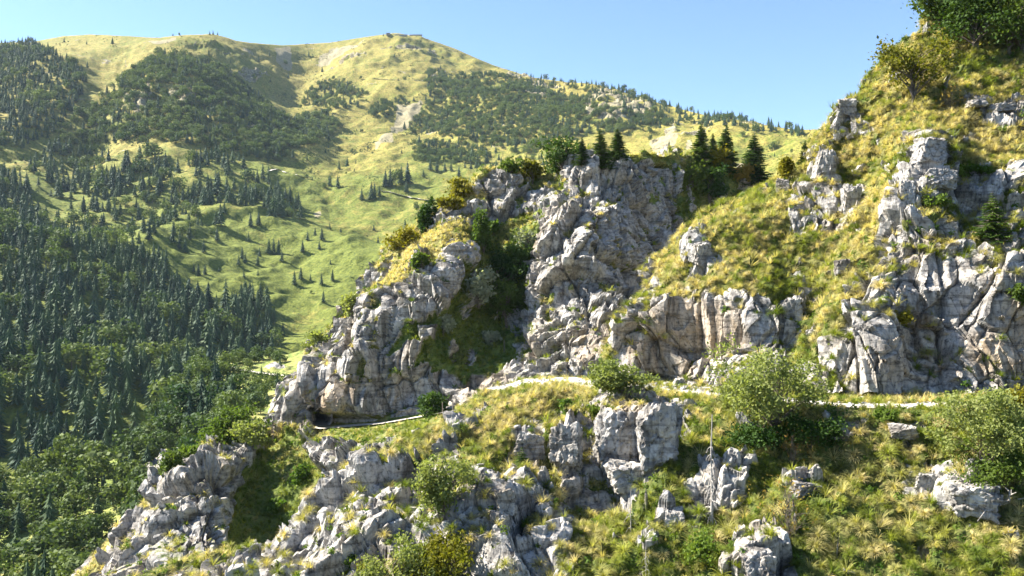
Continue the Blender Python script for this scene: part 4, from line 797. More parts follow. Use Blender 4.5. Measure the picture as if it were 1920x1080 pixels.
plant('round_bush', RD, 1868, 900, 70, 170, 'leaf', 'deep green thicket under the right-hand leafy tree', 'bush', nl=4000, stems=6, cb=0.0)
plant('round_bush', RD, 1905, 800, 80, 60, 'leaf_yellow', 'yellow-green bush at the right edge just below the path', 'bush', nl=2500, stems=5, cb=0.02)
plant('broadleaf_tree', RD, 832, 968, 142, 84, 'leaf_pale', 'tall light green bush in front of the dark rock gully', 'tree', nl=4200, stems=3, cb=0.03, ncl=60, tuft_r=0.11)
plant('spruce_tree', RD, 976, 902, 62, 46, 'needle', 'little bright spruce sapling below the grassy knoll', 'spruce', whorls=18, per=9)
plant('round_bush', RD, 745, 1105, 100, 120, 'leaf_pale', 'left bush of the pair at the bottom edge', 'bush', nl=4200, stems=4, cb=0.02, ncl=60, tuft_r=0.10)
plant('round_bush', RD, 832, 1100, 98, 110, 'leaf_yellow', 'right bush of the pair at the bottom edge', 'bush', nl=4200, stems=4, cb=0.02, ncl=60, tuft_r=0.10)
plant('bare_shrub', RD, 1485, 1015, 130, 120, 'leaf_rust', 'thin leafless shrub in the middle of the lower grass slope', 'shrub', nl=160, stems=6, cb=0.02, ncl=80, trunk_r=0.010)
plant('bare_shrub', RD, 1490, 880, 90, 60, 'leaf_rust', 'spindly leafless shrub below the dark thicket', 'shrub', nl=80, stems=4, cb=0.02, ncl=40, trunk_r=0.010)
plant('round_bush', RD, 1110, 782, 30, 34, 'herb', 'bright green clump on the left edge of the grey rock blocks', 'bush', nl=700, stems=4, cb=0.02)
plant('round_bush', RD, 1066, 776, 26, 26, 'herb', 'bright green clump on top of the flat grey slab', 'bush', nl=600, stems=4, cb=0.02)
plant('round_bush', RD, 1322, 1062, 64, 80, 'herb', 'large fern-like clump left of the thin leafless shrub', 'bush', nl=2000, stems=6, cb=0.0)
plant('round_bush', RD, 1660, 790, 30, 34, 'herb', 'bright low clump on the bank under the pale path', 'bush', nl=600, stems=4, cb=0.02)
plant('round_bush', RD, 668, 1064, 28, 34, 'herb', 'bright green clump between the lower left rocks', 'bush', nl=600, stems=4, cb=0.02)
plant('round_bush', RD, 694, 1078, 28, 30, 'leaf_yellow', 'yellow-green clump at the bottom among the lower left rocks', 'bush', nl=600, stems=4, cb=0.02)

# ------------------------------------------------------------------ dead wood
def dead_tree(u, v, hp, label, seed, nb, droop, lr=0.16, tr=0.016):
    r = np.random.RandomState(seed); p = ground(RD, u, v); h = hp * p[1] / F; t = empty('dead_spruce', p); tag(t, label, 'dead tree')
    V, Fc = [], []; curve_tube(V, Fc, [(0, 0, -0.05 * h), (0.004 * h, 0, 0.3 * h), (-0.004 * h, 0, 0.65 * h), (0.006 * h, 0, h)], tr * h, tr * 0.25 * h, 7)
    obj('trunk', mesh_np('dead_trunk', np.array(V), Fc, [M['dead']], True), t); V, Fc = [], []
    for k in range(nb):
        z = h * r.uniform(0.08, 0.72) ** 1.0; az = r.uniform(0, 6.28); L_ = h * lr * r.uniform(0.5, 1.2) * (1.15 - z / h); d = np.array([math.cos(az), math.sin(az), 0])
        pts = [np.array([0, 0, z]), np.array([0, 0, z]) + d * L_ * 0.5 + [0, 0, -droop * L_ * 0.15], np.array([0, 0, z]) + d * L_ * 0.9 + [0, 0, -droop * L_ * 0.7], np.array([0, 0, z]) + d * L_ + [0, 0, -droop * L_ * 1.2]]
        V, Fc = [], []; curve_tube(V, Fc, pts, tr * 0.3 * h, tr * 0.08 * h, 4)
        for q in range(4):
            b0 = pts[1] + (pts[3] - pts[1]) * r.rand(); curve_tube(V, Fc, [b0, b0 + r.normal(size=3) * L_ * 0.22 + [0, 0, -L_ * 0.1]], tr * 0.12 * h, tr * 0.05 * h, 3)
        obj('branch', mesh_np('dead_branch', np.array(V), Fc, [M['dead']], True), t)
dead_tree(1335, 985, 208, 'tall bare grey dead spruce trunk on the grass slope', 5, 30, 1.0, 0.10)
dead_tree(1182, 1004, 88, 'short dead grey sapling near the lower rock pillar', 6, 16, 0.8)
dead_tree(1210, 1075, 60, 'broken dead sapling at the bottom left of the grass slope', 9, 14, 0.9, 0.3)
def dead_branches(u, v, sp, label, seed):
    r = np.random.RandomState(seed); p = ground(RD, u, v); s = sp * p[1] / F; V, Fc = [], []
    for k in range(9):
        a = r.uniform(0, 6.28); e = r.uniform(-0.2, 1.0); d = np.array([math.cos(a) * math.cos(e), math.sin(a) * math.cos(e), math.sin(e)]); pts = [np.zeros(3)]
        for q in range(4): d = d + r.normal(size=3) * 0.35; d /= np.linalg.norm(d); pts.append(pts[-1] + d * s * 0.2)
        curve_tube(V, Fc, pts, 0.03 * s, 0.006 * s, 5)
        for q in (2, 3): curve_tube(V, Fc, [pts[q], pts[q] + r.normal(size=3) * s * 0.14], 0.010 * s, 0.004 * s, 4)
    o = obj('dead_root', mesh_np('dead_root', np.array(V), Fc, [M['dead']], True), loc=p + np.array([0, -0.25, 0.1])); tag(o, label, 'dead root')
dead_branches(1868, 940, 95, 'twisted bare root sticking out below the right-hand thicket', 3)
dead_branches(1800, 905, 50, 'small bleached branch lying against the right grey boulder', 4)

# ------------------------------------------------------------------ boulders
def boulder_mesh(sx, sy, sz, seed, mat, n=13):
    import bmesh
    bm = bmesh.new(); bmesh.ops.create_icosphere(bm, subdivisions=5 if max(sx, sz) > 0.6 and mat is M['near'] else 3, radius=1); V = np.array([v.co[:] for v in bm.verts]); Fc = [tuple(v.index for v in f.verts) for f in bm.faces]; bm.free()
    r = np.random.RandomState(seed); D = np.concatenate([np.repeat(np.concatenate([np.eye(3), -np.eye(3)]), 1, 0) + r.normal(size=(6, 3)) * 0.16, r.normal(size=(n - 6, 3))]); D /= np.linalg.norm(D, axis=1, keepdims=True); h = np.r_[r.uniform(0.62, 0.85, 6), r.uniform(0.78, 1.05, n - 6)]
    q = V @ D.T; rad = np.min(np.where(q > 0.05, h / np.maximum(q, 0.05), 9.0), axis=1); rad = np.minimum(rad, 1.2)
    V = V * rad[:, None]; f1, c1 = facets(V * 1.6 + seed, seed); f2, c2 = facets(V * 4 + seed, seed + 3)
    V = V * (1 + 0.10 * fbm(V * 1.7 + seed, 4, seed) + 0.14 * f1 + 0.10 * f2 - 0.10 * sstep(-c1, -0.1, 0))[:, None]; nz = V[:, 2] / (np.linalg.norm(V, axis=1) + 1e-9); V = V * [sx, sy, sz]
    me = mesh_np('boulder', V, Fc, [mat], False); fattr(me, 'rock', np.ones(len(V))); fattr(me, 'dry', np.full(len(V), 0.6)); return me
def boulder(b, u, v, wp, hp, label, seed, mat='near', lift=0.08):
    p = ground(b, u, v); s = p[1] / F; me = boulder_mesh(wp * s * 0.55, wp * s * 0.45, hp * s * 0.6, seed, M[mat])
    o = obj('boulder', me, loc=p + np.array([0, -0.1 * wp * s, hp * s * lift])); o.rotation_euler = (0, 0, seed * 1.3 % 0.6 - 0.3); tag(o, label, 'boulder'); return o
boulder(RC, 1738, 290, 62, 58, 'big pale layered block standing on the upper right rocks', 3)
boulder(RC, 1702, 372, 34, 60, 'tall upright pale block below the layered block', 12)
boulder(RC, 1760, 342, 60, 40, 'flat grey block under the layered block', 13)
boulder(RC, 1575, 505, 30, 30, 'small dark grey boulder alone in the grass above the cliff', 4)
boulder(RC, 1312, 478, 44, 46, 'grey boulder in the grass at the upper left of the near ridge', 5)
boulder(RC, 1480, 590, 50, 52, 'dark rounded boulder stuck under the grass at the cliff top', 14)
boulder(RC, 1470, 352, 26, 26, 'small upright stone on the saddle under the yellow-green tree', 6)
boulder(RC, 1588, 205, 38, 36, 'brown-grey outcrop block on the skyline edge of the near ridge', 7)
boulder(RC, 1545, 330, 42, 80, 'tall vertical rock slab halfway up the near ridge edge', 8)
boulder(RC, 1592, 385, 34, 70, 'upright pale slab in the grass right of the tall vertical one', 15)
boulder(RC, 1826, 196, 40, 18, 'low pale stone in the straw grass upper right', 9)
boulder(RC, 1876, 204, 44, 20, 'low grey stone right of the pale one in the straw grass', 10)
boulder(RC, 1612, 148, 10, 8, 'tiny pale stone on the golden skyline slope', 11)
boulder(RD, 1272, 724, 26, 24, 'largest pale boulder in the rubble at the cliff foot', 21, lift=0.1)
boulder(RD, 1300, 726, 24, 18, 'boulder right of the largest one in the rubble', 22, lift=0.1)
boulder(RD, 1250, 722, 14, 10, 'small stone left of the largest rubble boulder', 23, lift=0.1)
boulder(RD, 1328, 730, 18, 10, 'flat stone at the right end of the rubble', 24, lift=0.3)
boulder(RD, 1226, 722, 12, 8, 'little stone at the left end of the rubble', 25, lift=0.3)
boulder(RD, 1345, 728, 10, 8, 'little stone just past the right end of the rubble', 26, lift=0.3)
boulder(RD, 1062, 845, 74, 80, 'flat-faced upright grey slab in the left part of the near slope', 31, lift=0.1)
boulder(RD, 993, 842, 56, 50, 'smaller flat-faced grey slab left of the upright one', 32, lift=0.1)
boulder(RD, 1158, 845, 96, 120, 'tall brown-grey block, left half of the big split rock', 33, lift=0.16)
boulder(RD, 1232, 840, 100, 128, 'tall rough grey block, right half of the big split rock', 34, lift=0.16)
boulder(RD, 1178, 895, 100, 60, 'knobbly low rock at the foot of the big split rock', 35)
boulder(RD, 1812, 940, 90, 66, 'wide pale boulder below the right-hand thicket', 36)
boulder(RD, 1735, 905, 44, 36, 'grey boulder left of the wide pale one', 37)
boulder(RD, 1420, 1065, 76, 72, 'grey boulder with grass cap at the bottom of the slope', 38)
boulder(RD, 1262, 980, 44, 42, 'grey boulder left of the dead spruce', 39)
boulder(RD, 1508, 918, 56, 30, 'low grey rock in the middle of the grass slope', 40)
boulder(RD, 945, 948, 40, 54, 'upright stone under the little spruce sapling', 41)
boulder(RD, 1692, 812, 48, 26, 'low broken rock on the bank under the path', 42)
r_ = np.random.RandomState(4); P_, E_, S_, v_ = [], [], [], []
for k in range(260):
    u = r_.uniform(1205, 1360) if k < 170 else r_.uniform(1500, 1920); d = np.interp(u, [1200, 1300, 1400, 1520, 1920], [61, 59.6, 57, 53, 51.4]) - abs(r_.normal(0, 0.7)); P_.append(snap(RD, (u - 960) / F * d, d, RD.front - 21, RD.front)); S_.append(r_.uniform(0.06, 0.26) * (1 if k < 170 else 0.6))
for q in range(900):
    k = r_.randint(0, len(near_pts) - 1); a, c = near_pts[k], near_pts[k + 1]; p = a + (c - a) * r_.rand(); e = (c - a) / np.linalg.norm(c - a); sd_ = r_.choice([-1, 1]) * abs(r_.normal(0.75, 0.3)); P_.append(p + np.array([e[1], -e[0], 0]) * sd_ + [0, 0, 0.03]); S_.append(r_.uniform(0.03, 0.13))
def stone_proto(s):
    me = boulder_mesh(1, 0.8, 0.7, s, M['boulder'], 9); V = np.array([v.co[:] for v in me.vertices]); Fc = [tuple(p.vertices) for p in me.polygons]; bpy.data.meshes.remove(me); return V, Fc, [0] * len(Fc)
n_ = len(P_); gn_scatter('rubble', [stone_proto(3), stone_proto(4), stone_proto(5)], np.array(P_), r_.uniform(0, 6.28, (n_, 3)), np.array(S_), r_.randint(0, 3, n_), np.zeros(n_), [M['boulder']])

# ------------------------------------------------------------------ tunnel, posts, pillar, summit walls
V, Fc = [], []; m_ = 14; p0 = at(604, 786, 121.0); L0 = []
for k in range(10):
    c = p0 + np.array([-0.25 * k ** 1.25, 1.0 * k, 0.03 * k]); ring = []
    for i in range(m_):
        a = 2 * math.pi * i / m_; rr = 1.45 + 0.16 * math.sin(i * 2.3 + k) + (0.25 if k == 0 else 0); ring.append(len(V)); V.append(c + np.array([math.cos(a) * rr * 0.85, 0, max(math.sin(a) * rr, -0.85)]))
    L0.append(ring)
for k in range(9):
    for i in range(m_): j = (i + 1) % m_; Fc.append((L0[k][i], L0[k][j], L0[k + 1][j], L0[k + 1][i]))
tag(obj('tunnel', mesh_np('tunnel', np.array(V), Fc, [M['tunnel']], False)), 'small dark tunnel mouth at the end of the distant path', 'tunnel')
def post(b, u, v, hp, label, rad=0.06, group=None):
    p = ground(b, u, v); h = hp * p[1] / F; V, Fc = [], []; curve_tube(V, Fc, [(0, 0, -0.3), (0.01, 0, h * 0.5), (0.0, 0.01, h)], rad, rad * 0.85, 8); Fc.append(tuple(range(len(V) - 8, len(V))))
    tag(obj('fence_post', mesh_np('fence_post', np.array(V), Fc, [M['post']], False), loc=p), label, 'post', group)
post(RB, 812, 780, 22, 'wooden post under the dark bush beside the distant path')
post(RB, 829, 777, 22, 'wooden post right of the dark bush beside the distant path')
post(RB, 849, 773, 20, 'wooden post farthest right along the distant path')
post(RB, 946, 660, 22, 'pale thin pole standing on the dark green slope', 0.07)
post(RD, 1356, 722, 16, 'short wooden post at the foot of the near cliff', 0.05)
def block_wall(name, cx, label, cat, w_, d_, h_, courses, per, seed, parent_loc, rz=0.0):
    """masonry: every stone its own part"""
    r = np.random.RandomState(seed); t = empty(name, parent_loc, rz); tag(t, label, cat); meshes = [boulder_mesh(0.62, 0.6, 0.6, 60 + k, M['stone'], 8) for k in range(4)]
    core = [(-w_ / 2 * .86, -d_ / 2 * .8, -1), (w_ / 2 * .86, -d_ / 2 * .8, -1), (w_ / 2 * .86, d_ / 2 * .8, -1), (-w_ / 2 * .86, d_ / 2 * .8, -1)]; core += [(x, y, h_ * 0.93) for x, y, _ in core]
    obj('core', mesh_np('core', np.array(core), [(0, 1, 5, 4), (1, 2, 6, 5), (2, 3, 7, 6), (3, 0, 4, 7), (4, 5, 6, 7)], [M['stone']]), t)
    for c in range(courses):
        for k in range(per):
            for y in (-1, 1):
                o = obj('stone', meshes[r.randint(4)], t, ((k + 0.5 + 0.3 * (c % 2) - 0.15) * w_ / per - w_ / 2, y * d_ * 0.32, (c + 0.5) * h_ / courses)); o.scale = (w_ / per * 0.92, d_ * 0.5, h_ / courses * 0.95); o.rotation_euler = (r.normal() * .04, r.normal() * .04, r.normal() * .06)
p = ground(RB, 582, 668); block_wall('stone_pillar', 0, 'squared grey stone pillar on the skyline at the left end of the ridge', 'pillar', 1.6, 1.5, 2.7, 6, 3, 2, p + np.array([-0.1, 1.2, -0.1]))
p = ground(MT, 727, 68); block_wall('stone_hut', 0, 'small grey stone block building at the left of the summit', 'hut', 9, 7, 5, 3, 4, 3, p)
for k, (u0, u1, lb) in enumerate(((738, 762, 'low stone wall on the summit of the mountain'), (768, 792, 'low stone wall just right of the summit'))):
    a, b_ = ground(MT, u0, 66), ground(MT, u1, 70); mid_ = ground(MT, (u0 + u1) / 2, 67); block_wall('stone_wall', 0, lb, 'wall', (u1 - u0) / F * mid_[1], 4, 3.2, 2, 9, 5 + k, mid_ + np.array([0, 0, -0.8]))

# ------------------------------------------------------------------ the forests
def far_spruce(seed, tiers=9, sp=9):
    r = np.random.RandomState(seed); V, Fc, mi = [], [], []
    tube(V, Fc, (0, 0, -0.05), (0, 0, 0.35), 0.014, 0.01, 4); mi = [1] * len(Fc)
    for t in range(tiers):
        q = t / (tiers - 1); z1 = 0.06 + 0.82 * q; rad = 0.19 * (1 - q) ** 0.85 + 0.012; apex = z1 + 0.17 * (1 - 0.35 * q); o = len(V); V.append(np.array([0, 0, min(apex, 1.0)])); off = r.rand() * 6
        for k in range(sp * 2):
            a = off + math.pi * k / sp; rr = rad * (r.uniform(0.8, 1.25) if k % 2 == 0 else r.uniform(0.35, 0.6)); V.append(np.array([math.cos(a) * rr, math.sin(a) * rr, z1 + (r.uniform(-0.035, 0.0) if k % 2 == 0 else 0.035)]))
        for k in range(sp * 2): Fc.append((o, o + 1 + k, o + 1 + (k + 1) % (sp * 2))); mi.append(0)
    return np.array(V), Fc, mi
def far_broad(seed, n=420, ls=0.08):
    r = np.random.RandomState(seed); V, Fc = [], []; tube(V, Fc, (0, 0, -0.05), (0.01, 0, 0.4), 0.022, 0.014, 5); mi = [1] * len(Fc)
    lob = [(np.array([r.uniform(-.2, .2), r.uniform(-.17, .17), r.uniform(0.25, 0.76)]), r.uniform(0.19, 0.28)) for _ in range(8)]
    d = r.normal(size=(n, 3)); d /= np.linalg.norm(d, axis=1, keepdims=True); k = r.randint(0, 8, n); Cn = np.array([lob[i][0] for i in k]) + d * np.array([lob[i][1] for i in k])[:, None] * r.uniform(0.7, 1.0, (n, 1)) * [1, 1, 0.9]
    Cn[:, 2] = np.clip(Cn[:, 2], 0.06, 1.0); a = d + r.normal(size=(n, 3)) * 0.55; a /= np.linalg.norm(a, axis=1, keepdims=True); b = r.normal(size=(n, 3)); u = np.cross(a, b); u /= np.linalg.norm(u, axis=1, keepdims=True); v = np.cross(a, u); s = ls * r.uniform(0.6, 1.3, (n, 1))
    Q = np.stack([Cn - u * s * .6, Cn + v * s * .45, Cn + u * s * .6, Cn - v * s * .45], 1).reshape(-1, 3); o = len(V)
    return np.concatenate([np.array(V), Q]), Fc + [tuple(o + 4 * i + j for j in range(4)) for i in range(n)], mi + [0] * n
SPR = [far_spruce(s, 9 + s % 3, 8 + s % 3) for s in range(5)]; BRD = [far_broad(20 + s) for s in range(5)]
SPM = [mesh_np('spruce_tree', v, f, [M['needle_far'], M['bark']], False, m) for v, f, m in SPR]
BRM = [mesh_np('broadleaf_tree', v, f, [M['leaf_far'], M['bark']], False, m) for v, f, m in BRD]
# forest areas in the picture: polygon, density per 100 m2, share of spruce, height range, description
FOREST = [
    (MT, [(0, 88), (60, 82), (110, 105), (150, 130), (165, 150), (140, 200), (110, 250), (60, 275), (-60, 290), (-200, 200), (-100, 95)], 2.2, 0.95, (13, 19), 'in the dark wood at the far upper left'),
    (MT, [(270, 118), (300, 104), (340, 100), (420, 130), (480, 180), (540, 228), (620, 212), (638, 240), (600, 272), (540, 285), (530, 310), (480, 300), (400, 282), (330, 270), (250, 265), (120, 275), (100, 250), (170, 200), (230, 150)], 2.0, 0.28, (12, 18), 'in the knoll wood below the left summit'),
    (MT, [(60, 282), (110, 270), (160, 285), (230, 310), (270, 290), (330, 300), (420, 285), (500, 330), (560, 380), (572, 408), (520, 416), (460, 400), (430, 410), (330, 372), (250, 395), (150, 400), (100, 385), (60, 345)], 0.95, 0.95, (17, 25), 'in the spruce belt crossing the left hillside'),
    (MT, [(120, 400), (400, 375), (440, 410), (400, 480), (340, 478), (250, 465), (130, 440)], 0.5, 0.7, (12, 19), 'between the spruce belt and valley forest'),
    (MT, [(-400, 330), (0, 322), (50, 350), (70, 410), (130, 450), (200, 458), (280, 478), (340, 528), (370, 562), (400, 588), (480, 552), (520, 600), (530, 650), (430, 700), (330, 740), (260, 900), (100, 1010), (-400, 1100)], 3.0, 0.95, (14, 23), 'in the lower left valley forest'),
    (MT, [(690, 205), (740, 182), (792, 188), (785, 206), (740, 222), (700, 222)], 2.2, 0.1, (9, 13), 'in the small wood below the right summit'),
    (MT, [(800, 130), (850, 148), (920, 140), (1000, 160), (1060, 185), (1130, 200), (1240, 215), (1270, 235), (1200, 246), (1090, 255), (1030, 268), (1000, 292), (940, 282), (870, 260), (800, 252), (760, 246), (740, 235), (800, 205)], 2.0, 0.35, (9, 15), 'in the wood right of the summit'),
    (MT, [(960, 143), (1130, 163), (1260, 195), (1420, 233), (1510, 244), (1500, 254), (1400, 250), (1250, 228), (1100, 195), (1000, 165)], 1.1, 0.8, (10, 15), 'along the skyline right of the summit'),
    (MT, [(775, 272), (860, 264), (925, 288), (900, 312), (780, 304)], 1.8, 0.2, (9, 13), 'in the round wood amid the meadows'),
    (MT, [(590, 158), (640, 150), (690, 178), (688, 200), (640, 205), (560, 196)], 1.2, 0.4, (9, 14), 'on the slope under the scree'),
    (MT, [(860, 280), (1010, 292), (1050, 330), (940, 335), (860, 310)], 0.45, 0.8, (9, 14), 'in the meadow left of the ridge crest'),
    (MT, [(0, 275), (100, 250), (250, 270), (240, 300), (120, 290), (60, 340), (0, 322)], 0.5, 0.1, (5, 9), 'in the pale scrub of the left ravine'),
    (MT, [(555, 300), (640, 240), (700, 230), (720, 300), (640, 350), (560, 370), (540, 320)], 0.10, 0.6, (4, 9), 'in the rough meadow below the right summit'),
    (MT, [(220, 95), (500, 110), (620, 150), (840, 130), (780, 180), (600, 240), (540, 200), (430, 120)], 0.05, 0.7, (5, 10), 'on the golden upper slope'),
    (SP, [(-400, 960), (-100, 905), (0, 900), (150, 880), (240, 850), (300, 780), (360, 700), (430, 700), (440, 740), (470, 770), (400, 860), (300, 960), (220, 1040), (100, 1300), (-400, 1300)], 7.0, 0.25, (8, 13), 'on the sunlit lower left spur'),
    (SP, [(430, 664), (530, 666), (545, 690), (430, 690)], 4, 0.5, (5, 8), 'beside the valley road'),
    (SP, [(440, 706), (540, 716), (540, 740), (500, 770), (470, 780), (440, 745)], 4, 0.35, (5, 8), 'below the valley road'),
]
cu, cvv = zip(*[(60, 1300), (140, 1082), (265, 955), (330, 885), (480, 832), (520, 745), (575, 668), (640, 598), (690, 500), (745, 448), (800, 402), (900, 330), (965, 320), (1085, 308), (1210, 284), (1330, 302), (1440, 342), (1515, 290), (1540, 250), (1600, 172), (1720, 45), (1900, -80)])
def hidden(u, v): return v > np.interp(u, cu, cvv) + 22
rf = np.random.RandomState(99); TREES = []
occ = {}
for fi, (b, poly, dens, ps, (h0, h1), where) in enumerate(FOREST):
    m = region(b.U[:b.front], b.V[:b.front], [poly], 4)
    P = b.P[:b.front]; ar = np.linalg.norm(np.cross(np.gradient(P, axis=1), np.gradient(P, axis=0)), axis=2)
    nz = fbm(P.reshape(-1, 3) / 45, 3, 8).reshape(m.shape); patchy = sstep(nz, -0.22, 0.08) if dens < 1.2 else sstep(nz, -0.8, -0.35)
    pr = np.maximum(ar, 0) * m * (0.10 + 0.90 * patchy) * (1 - 0.85 * np.clip(b.A['rock'][:b.front], 0, 1)) * (1 - b.A['scree'][:b.front])
    cnt = int(pr.sum() / 100 * dens); k = rf.choice(pr.size, min(cnt, 30000), p=(pr / pr.sum()).ravel())
    kn = fbm(P.reshape(-1, 3)[k] / 60, 2, 88)
    print('FOREST', fi, cnt)
    for q, kk in enumerate(k):
        i, j = np.unravel_index(kk, m.shape); p = P[i, j] + rf.uniform(-1.5, 1.5, 3) * [1, 1, 0]; spr = rf.rand() < ps + kn[q] * 0.9; h = rf.uniform(h0, h1) * rf.uniform(0.55, 1.12); 
        rad = h * (0.13 if spr else 0.24); key = (int(p[0] // 6), int(p[1] // 6)); bad = False
        for ax in (-1, 0, 1):
            for ay in (-1, 0, 1):
                for (x, y, r2) in occ.get((key[0] + ax, key[1] + ay), ()):
                    if (x - p[0]) ** 2 + (y - p[1]) ** 2 < ((rad + r2) * (0.95 if spr else 0.75)) ** 2: bad = True
        if bad: continue
        occ.setdefault(key, []).append((p[0], p[1], rad)); TREES.append((p, h, spr, fi, min(dens, 2)))
